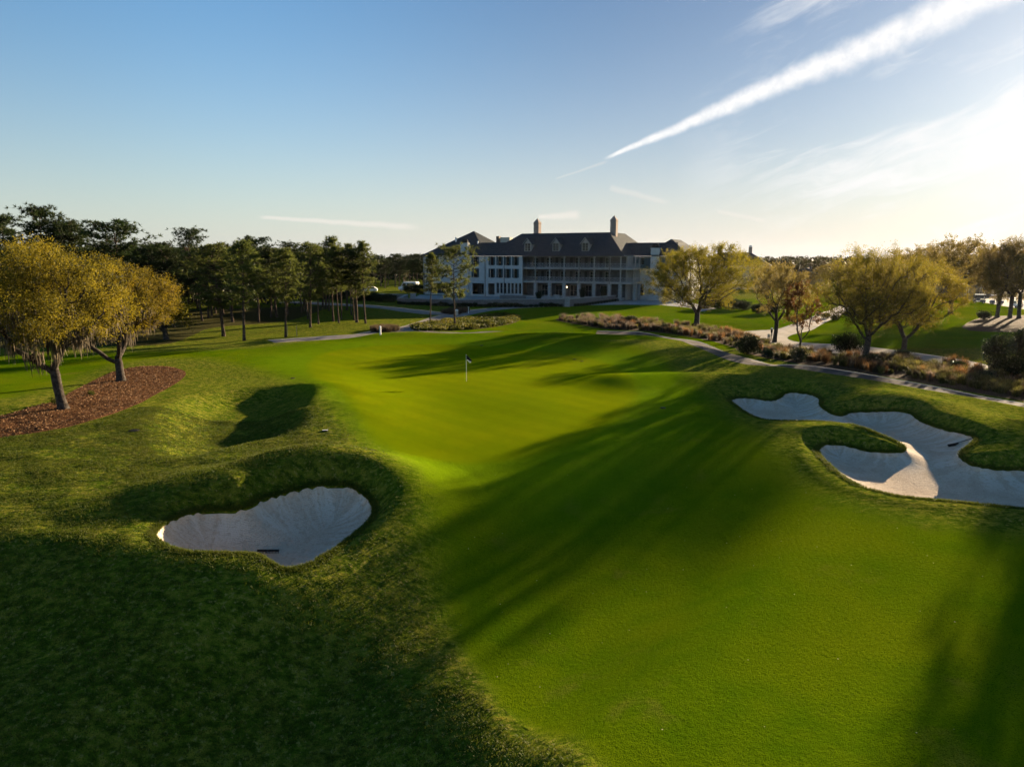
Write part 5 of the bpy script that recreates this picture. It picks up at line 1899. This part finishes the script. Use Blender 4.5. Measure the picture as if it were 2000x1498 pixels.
# ------------------------------------------------------------------ flag, markers, rakes
fp = spot(911, 745)
fl = thing('golf_flag', 'golf flagstick with a black and white flag in the hole of the green', 'flag', fp)
MB().tube([(0, 0, -0.1), (0, 0, 1.0), (0, 0, 2.13)], [0.014, 0.013, 0.011], 8).tube([(0, 0, 2.12), (0, 0, 2.15)], 0.02, 8).build('flagstick', 'white', fl)


def cloth(P, name, mat):
    """sagging cloth from a grid of points, given real thickness"""
    P = np.array(P)
    nu, nv = P.shape[:2]
    V = np.vstack([P.reshape(-1, 3) + [0, 0.004, 0], P.reshape(-1, 3) - [0, 0.004, 0]])
    Fq = []
    N_ = nu * nv
    for i in range(nu - 1):
        for j in range(nv - 1):
            a, b, c, d = i * nv + j, (i + 1) * nv + j, (i + 1) * nv + j + 1, i * nv + j + 1
            Fq += [(a, b, c, d), (N_ + d, N_ + c, N_ + b, N_ + a)]
    rim = [i * nv for i in range(nu)] + [(nu - 1) * nv + j for j in range(1, nv)] + [i * nv + nv - 1 for i in range(nu - 2, -1, -1)] + [j for j in range(nv - 2, 0, -1)]
    for a, b in zip(rim, rim[1:] + rim[:1]):
        Fq.append((a, N_ + a, N_ + b, b))
    return obj(name, np_mesh(name, V, np.array(Fq), smooth=True), mat, fl)


def flag_pt(s, q):
    """s runs from the stick to the free edge, q from the top hem down; the cloth droops and folds"""
    top = np.array([0.02 + 0.44 * s, 0.03 * math.sin(7 * s), 2.12 - 0.42 * s ** 1.1])
    bot = np.array([0.02 + 0.32 * s + 0.05 * math.sin(6 * s), 0.06 * math.sin(9 * s + 1), 1.74 - 0.26 * s])
    p = top * (1 - q) + bot * q
    p[1] += 0.05 * s * math.sin(9 * q + 5 * s)
    return p


qs = lambda s: 0.93 - 0.42 * s
cloth([[flag_pt(s, qs(s) * k / 6) for k in range(7)] for s in np.linspace(0, 1, 12)], 'flag', 'black')
cloth([[flag_pt(s, qs(s) + (1.08 - qs(s)) * k / 5) for k in range(6)] for s in np.linspace(0.06, 1, 12)], 'flag', 'white')
MB().tube([(0, 0, 0.002), (0, 0, 0.006)], 0.055, 12).build('hole_rim', 'black', fl)


def disc(u, v, name, label, r, mat, ring=None, group=None):
    p = spot(u, v)
    o = thing(name, label, 'ground fitting', p, 0, group)
    MB().tube([(0, 0, -0.08), (0, 0, 0.035)], r, 18).tube([(0, 0, 0.034), (0, 0, 0.045)], r * 0.8, 18).build('lid', mat, o)
    MB().tube([(0, 0, -0.06), (0, 0, 0.022)], r * 1.18, 18).build('ring', ring or 'dark', o)
    return o


disc(262, 841, 'valve_cover', 'round dark valve cover in the rough below the mulch bed', 0.25, 'black')
disc(1295, 797, 'sprinkler_head', 'dark sprinkler head in the shade right of the green', 0.16, 'black')
disc(1122, 702, 'sprinkler_head', 'left one of two sprinkler heads in the shade at the back of the green', 0.15, 'black')
disc(1136, 706, 'sprinkler_head', 'right one of two sprinkler heads in the shade at the back of the green', 0.15, 'black')
disc(572, 739, 'sprinkler_head', 'sprinkler head at the left edge of the green', 0.16, 'dark')
disc(941, 675, 'sprinkler_head', 'sprinkler head on the bright back slope of the green', 0.16, 'dark')
p = spot(635, 842)
o = thing('yardage_marker', 'square black and white marker in the grass left of the green', 'marker', p, 0.1)
MB().box(-0.15, 0.15, -0.13, 0.13, -0.08, 0.06).build('box', 'black', o)
MB().box(-0.15, 0.15, -0.05, 0.05, 0.061, 0.07).build('stripe', 'white', o)


def rake(name, label, pc, ang, hv):
    r = thing(name, label, 'rake', pc, ang)
    m = MB().box(-0.42, 0.42, -0.04, 0.04, 0.05, 0.11)
    for k in range(15):
        x = -0.40 + k * 0.80 / 14
        m.bar((x, 0.0, 0.05), (x, -0.03, -0.03), 0.022)
    m.build('head', 'black', r)
    MB().tube([(0, 0.0, 0.09)] + hv, 0.016, 8).build('handle', 'post' if name == 'rake' and hv[0][0] < 0 else 'black', r)


p = spot(524, 1080)
e = spot(507, 1101)
rake('rake', 'black bunker rake lying by the lower rim of the left bunker', p + Vector((0, 0, 0.03)), 0.0, [((e.x - p.x) * 0.5, (e.y - p.y) * 0.5, (e.z - p.z) * 0.5 + 0.15), (e.x - p.x, e.y - p.y, e.z - p.z + 0.08)])
p = spot(1861, 871)
e = spot(1918, 853)
a = 0.45
ex = Vector((e.x - p.x, e.y - p.y, e.z - p.z)) * 0.8
ex = Matrix.Rotation(-a, 3, 'Z') @ ex
rake('rake', 'black bunker rake with its handle up the grass edge of the right bunker', p + Vector((0, 0, 0.03)), a, [tuple(ex * 0.5 + Vector((0, 0, 0.06))), tuple(ex + Vector((0, 0, 0.06)))])

# posts, stakes, bin
p = spot(743, 654)
o = thing('marker_post', 'white marker post among brown grass on the left footpath', 'post', p)
MB().box(-0.09, 0.09, -0.09, 0.09, -0.2, 0.95).build('shaft', 'white', o)
MB().add([(-0.14, -0.14, 0.952), (0.14, -0.14, 0.952), (0.14, 0.14, 0.952), (-0.14, 0.14, 0.952), (0, 0, 1.12)], [(0, 1, 4), (1, 2, 4), (2, 3, 4), (3, 0, 4), (3, 2, 1, 0)]).build('cap', 'white', o)
for u, v, h, lb in ((562, 656, 1.3, 'thin wooden stake right beside the pale trunked pine'), (580, 657, 1.35, 'thin wooden stake standing alone right of the pale trunked pine')):
    p = gp(u, v)
    o = thing('wooden_stake', lb, 'stake', p, 0.3, 'wooden stakes')
    MB().box(-0.035, 0.035, -0.035, 0.035, -0.2, h).add([(-0.035, -0.035, h + 0.001), (0.035, -0.035, h + 0.001), (0.035, 0.035, h + 0.001), (-0.035, 0.035, h + 0.001), (0, 0, h + 0.1)],
                                                        [(0, 1, 4), (1, 2, 4), (2, 3, 4), (3, 0, 4)]).build('shaft', 'post', o)
p = gp(892, 615)
o = thing('litter_bin', 'pale litter bin with a domed lid beside the footpath fork', 'bin', p)
MB().tube([(0, 0, 0), (0, 0, 0.75)], [0.27, 0.29], 14).build('body', 'tan', o)
MB().tube([(0, 0, 0.751), (0, 0, 0.92), (0, 0, 1.0)], [0.31, 0.27, 0.05], 14).build('lid', 'white', o)
p = gp(915, 612)
o = thing('sign_post', 'slim white sign post beside the footpath in front of the wall', 'sign post', p)  # plain sign post, gives off no light
MB().tube([(0, 0, -0.1), (0, 0, 1.05)], 0.05, 10).build('shaft', 'white', o)
MB().tube([(0, 0, 1.051), (0, 0, 1.16), (0, 0, 1.2)], [0.12, 0.12, 0.03], 10).build('head', 'white', o)
p = gp(1506, 666)
o = thing('ball_washer', 'ball washer post with white top and a small bin beside the double trunk', 'ball washer', p)
MB().tube([(0, 0, -0.1), (0, 0, 1.5)], 0.05, 10).build('shaft', 'dark', o)
MB().tube([(0, 0, 1.1), (0, 0, 1.55)], 0.12, 12).build('housing', 'black', o)
MB().tube([(0, 0, 1.551), (0, 0, 1.70), (0, 0, 1.76)], [0.14, 0.13, 0.04], 12).build('cap', 'white', o)
MB().tube([(-0.32, 0, 0.45), (-0.32, 0, 0.95)], [0.16, 0.19], 12).bar((-0.32, 0, 0.7), (0, 0, 0.7), 0.05).build('bin', 'tan', o)
MB().box(0.06, 0.10, -0.16, 0.16, 0.75, 1.15).build('towel', 'white', o)


# ------------------------------------------------------------------ vehicles
def wheel(parent, x, y, r, w):
    t_ = MB().tube([(x, y - w / 2, r), (x, y - w / 2 + 0.03, r), (x, y + w / 2 - 0.03, r), (x, y + w / 2, r)], [r * 0.86, r, r, r * 0.86], 18).build('wheel', 'black', parent)
    MB().tube([(x, y - w / 2 - 0.012, r), (x, y + w / 2 + 0.012, r)], r * 0.55, 14).build('rim', 'steel', t_)


def golf_cart(label, loc, rz, body):
    r = thing('golf_cart', label, 'golf cart', loc, rz, 'golf carts on the drive')
    MB().prism([(-1.15, 0.28), (1.15, 0.28), (1.2, 0.55), (0.95, 0.85), (0.55, 0.9), (0.5, 0.42), (-0.15, 0.42), (-0.2, 0.72), (-1.1, 0.78), (-1.2, 0.6)], 'y', -0.58, 0.58).build('body', body, r)
    MB().box(-0.75, -0.2, -0.52, 0.52, 0.781, 0.92).prism([(-0.82, 0.8), (-0.68, 0.8), (-0.86, 1.35), (-0.98, 1.35)], 'y', -0.52, 0.52).build('seat', 'tan', r)
    m = MB().prism([(-1.15, 1.85), (0.95, 1.85), (0.9, 1.94), (-1.1, 1.94)], 'y', -0.62, 0.62)
    m.build('roof', 'white', r)
    for x0, x1 in ((0.72, 0.62), (-1.0, -1.0)):
        for y in (-0.54, 0.54):
            MB().bar((x0, y, 0.8), (x1, y, 1.85), 0.045).build('roof_post', 'black', r)
    MB().bar((0.45, -0.25, 0.85), (0.2, -0.25, 1.12), 0.04).tube([(0.2, -0.40, 1.12), (0.2, -0.1, 1.12)], 0.03, 8).build('steering_wheel', 'black', r)
    for x in (-0.8, 0.8):
        for y in (-0.5, 0.5):
            wheel(r, x, y, 0.23, 0.2)


p = gp(1912, 592)
golf_cart('golf cart with a white roof parked nose left on the drive beyond the lawn', p, 2.6, 'blue')
p = gp(1946, 594)
golf_cart('second golf cart partly behind the dark clump of trees', p, 2.9, 'blue')
p = gp(1985, 600)
golf_cart('third golf cart seen between the trunks at the right edge', p, 0.3, 'white')


def van(loc, rz):
    r = thing('van', 'tall white van parked behind the dark hedge left of the clubhouse', 'van', loc, rz)
    MB().prism([(-2.9, 0.45), (2.75, 0.45), (2.85, 0.75), (2.75, 1.25), (1.95, 1.45), (1.25, 2.55), (0.9, 2.72), (-2.75, 2.72), (-2.9, 2.5)], 'y', -1.0, 1.0).build('body', 'white', r)
    MB().prism([(1.98, 1.5), (1.3, 2.5), (1.26, 2.46), (1.93, 1.48)], 'y', -0.88, 0.88).prism([(1.75, 1.5), (1.25, 2.3), (0.4, 2.3), (0.4, 1.5)], 'y', -1.012, 1.012).build('window', 'glass', r)
    MB().box(-2.2, 0.1, -1.012, 1.012, 1.55, 2.3).build('window', 'glass', r)
    for y in (-0.75, 0.75):
        MB().box(2.70, 2.86, y - 0.16, y + 0.16, 0.85, 1.08).build('headlight', 'steel', r)
    MB().box(2.70, 2.90, -0.95, 0.95, 0.40, 0.62).build('bumper', 'black', r)
    for x in (-1.9, 1.9):
        for y in (-0.9, 0.9):
            wheel(r, x, y, 0.37, 0.24)


def car(loc, rz):
    r = thing('parked_car', 'small white car parked beyond the hedge left of the van', 'car', loc, rz)
    MB().prism([(-2.1, 0.35), (2.1, 0.35), (2.15, 0.7), (1.9, 0.9), (0.95, 1.0), (0.35, 1.48), (-1.2, 1.52), (-1.95, 1.05), (-2.15, 0.85)], 'y', -0.86, 0.86).build('body', 'white', r)
    MB().prism([(0.85, 1.02), (0.33, 1.42), (-1.15, 1.45), (-1.6, 1.05)], 'y', -0.87, 0.87).build('window', 'glass', r)
    for y in (-0.62, 0.62):
        MB().box(2.0, 2.16, y - 0.17, y + 0.17, 0.68, 0.82).build('headlight', 'steel', r)
    for x in (-1.3, 1.3):
        for y in (-0.76, 0.76):
            wheel(r, x, y, 0.33, 0.2)


d = 205
x = x_at(798, 550, d)
van(Vector((x, d, gz(x, d) + 0.0)), PI - 0.35)
d = 200
x = x_at(722, 565, d)
car(Vector((x, d, gz(x, d))), PI + 0.1)


# ------------------------------------------------------------------ camera, sun, sky
cam = bpy.data.cameras.new('camera')
cam.sensor_fit = 'HORIZONTAL'
cam.sensor_width = 36.0
cam.lens = 36.0 * F / 2000
cam.clip_start = 0.1
cam.clip_end = 20000
co = bpy.data.objects.new('camera', cam)
col.objects.link(co)
co.location = (0, 0, HC)
co.rotation_euler = (PI / 2 - PITCH, 0, 0)
sc.camera = co

sun = bpy.data.lights.new('sun', 'SUN')
sun.energy = 5.0
sun.angle = math.radians(0.55)
sun.color = (1.0, 0.79, 0.52)
so = bpy.data.objects.new('sun', sun)
col.objects.link(so)
so.rotation_euler = Vector(SUN_DIR).to_track_quat('Z', 'Y').to_euler()

w = bpy.data.worlds.new('World')
sc.world = w
w.use_nodes = True
wt = w.node_tree
wt.nodes.clear()
t = NT(wt)
wout = wt.nodes.new('ShaderNodeOutputWorld')
sky = t.n('TexSky', sky_type='NISHITA', sun_disc=False, sun_elevation=SUN_EL, sun_rotation=SUN_AZ, altitude=10, air_density=1.0, dust_density=0.25, ozone_density=2.0)
dirv = t.n('TexCoord').outputs['Generated']


def unit(v):
    v = np.asarray(v, float)
    return v / np.linalg.norm(v)


def vdot(v):
    return t.n('VectorMath', {0: dirv, 1: tuple(v)}, operation='DOT_PRODUCT').outputs['Value']


def streak(p, q, w0, w1, ext=1.0):
    """mask of a streak of cloud between two directions in the sky"""
    a, b = unit(ray(*p)), unit(ray(*q))
    nrm = unit(np.cross(a, b))
    tan = unit(np.cross(nrm, a))
    L = float(b @ tan)
    al = t.math('DIVIDE', vdot(tan), L)
    nz = t.noise(t.n('VectorMath', {0: dirv, 1: (1, 1, 1)}, operation='MULTIPLY').outputs[0], 42, 4, 0.6)
    nz2 = t.noise(dirv, 9, 2)
    off = t.math('ADD', t.math('MULTIPLY', t.math('SUBTRACT', nz, 0.5), 1.1), t.math('MULTIPLY', t.math('SUBTRACT', nz2, 0.5), 0.5))
    wid = t.mapr(al, 0, 1, w0, w1, False)
    d = t.math('DIVIDE', vdot(nrm), wid)
    d = t.math('ABSOLUTE', t.math('ADD', d, off))
    m = t.mapr(d, 1.45, 0.15)
    m = t.math('MULTIPLY', m, t.mapr(al, -0.01, 0.05))
    return t.math('MULTIPLY', m, t.mapr(al, ext + 0.12, ext - 0.05)), nz


contrail, cn = streak((1180, 311), (1775, 57), 0.0020, 0.0180, 3.0)
tail, _ = streak((1085, 350), (1180, 318), 0.0012, 0.0022, 1.0)
s1, _ = streak((505, 424), (812, 444), 0.0022, 0.0045, 0.95)
s2, _ = streak((1050, 424), (1135, 419), 0.003, 0.006, 0.9)
s3, _ = streak((1190, 366), (1310, 398), 0.004, 0.0035, 0.9)
s4, _ = streak((1400, 412), (1500, 432), 0.003, 0.003, 0.9)

# cirrus fanned out from the sun side
ca = unit(ray(1750, 300))
right = unit(np.cross(ca, [0, 0, 1]))
up = np.cross(right, ca)
e1 = unit(right * math.cos(0.36) + up * math.sin(0.36))
e2 = unit(-right * math.sin(0.36) + up * math.cos(0.36))
cv = t.n('CombineXYZ', {0: t.math('MULTIPLY', vdot(e1), 2.2), 1: t.math('MULTIPLY', vdot(e2), 11.0), 2: 0.3})
warp = t.noise(cv, 1.3, 3)
cv2 = t.n('VectorMath', {0: cv.outputs[0], 1: t.n('CombineXYZ', {0: 0.0, 1: t.math('MULTIPLY', warp, 1.5), 2: 0.0}).outputs[0]}, operation='ADD').outputs[0]
cir = t.noise(cv2, 1.7, 7, 0.62)
region = t.math('MULTIPLY', t.mapr(vdot(unit(ray(2120, 240))), 0.90, 0.985), t.mapr(vdot(np.array([0, 0, 1.0])), 0.0, 0.03))
cir = t.math('MULTIPLY', t.mapr(cir, 0.47, 0.72), region)

sd = vdot(SUN_DIR)
sdp = t.math('MAXIMUM', sd, 0.0)
glow = t.math('ADD', t.math('MULTIPLY', t.math('POWER', sdp, 90.0), 0.45), t.math('MULTIPLY', t.math('POWER', sdp, 13.0), 0.13))
SKYK = 0.05
elev = vdot(np.array([0, 0, 1.0]))
# clear air: bluer overhead, less glare towards the low sun, milky at the horizon
tint_n = t.n('Mix', {0: 1.0}, data_type='RGBA', blend_type='MULTIPLY')
t.put(tint_n.inputs[6], sky.outputs[0])
t.put(tint_n.inputs[7], t.mix(t.mapr(sd, 0.42, 0.95), t.mix(t.mapr(elev, 0.0, 0.35), (0.575, 0.70, 0.80), (0.50, 0.775, 0.955)), (0.30, 0.365, 0.455)))
base = tint_n.outputs[2]
hz = t.math('MULTIPLY', t.math('POWER', t.math('SUBTRACT', 1.0, t.math('MAXIMUM', elev, 0.0)), 7.5), 0.95)
base = t.mix(hz, base, t.mix(t.mapr(sd, 0.3, 0.95), (3.15, 3.22, 3.05), (4.0, 3.78, 3.6)))
veil = t.math('MULTIPLY', glow, t.math('ADD', 0.8, t.math('MULTIPLY', cir, 0.5)))
skyc = t.mix(t.math('MULTIPLY', veil, 1.0, True), base, (5.8, 5.7, 5.6))
skyc = t.mix(t.math('MULTIPLY', cir, 0.85), skyc, (4.8, 4.75, 4.7))
skyc = t.mix(t.math('MULTIPLY', contrail, t.mapr(t.noise(dirv, 60, 6, 0.7), 0.30, 0.66, 0.66, 0.93)), skyc, (5.3, 5.2, 5.1))
small = t.math('MAXIMUM', t.math('MAXIMUM', t.math('MULTIPLY', tail, 0.25), t.math('MULTIPLY', s1, 0.5)), t.math('MAXIMUM', t.math('MULTIPLY', s2, 0.55), t.math('MAXIMUM', t.math('MULTIPLY', s3, 0.3), t.math('MULTIPLY', s4, 0.35))))
skyc = t.mix(small, skyc, (4.6, 4.25, 3.9))
bg = t.n('Background', {'Color': skyc, 'Strength': SKYK})
wt.links.new(bg.outputs[0], wout.inputs[0])

vs = sc.view_settings
sc.display_settings.display_device = 'sRGB'
vs.view_transform = 'Standard'
vs.look = 'None'
vs.exposure = 2.08
vs.gamma = 1.0
sc.cycles.max_bounces = 6
sc.cycles.diffuse_bounces = 3
sc.cycles.glossy_bounces = 2
sc.cycles.transmission_bounces = 4
sc.cycles.transparent_max_bounces = 8
sc.cycles.sample_clamp_indirect = 4.0

# thin evening air between the trees and the camera
hz_m = bpy.data.materials.new('haze_air')
hz_m.use_nodes = True
hz_m.node_tree.nodes.clear()
hn = NT(hz_m.node_tree)
ho = hz_m.node_tree.nodes.new('ShaderNodeOutputMaterial')
pv = hn.n('VolumePrincipled', {'Color': (0.95, 0.93, 0.90), 'Density': 0.000015, 'Anisotropy': 0.6})
hz_m.node_tree.links.new(pv.outputs[0], ho.inputs['Volume'])
ho_ = MB().box(-1700, 1700, -1700, 1700, -9.0, 32.0).build('haze', hz_m)
tag(ho_, 'thin warm evening haze over the whole course', None, None, 'stuff')
sc.cycles.volume_bounces = 0
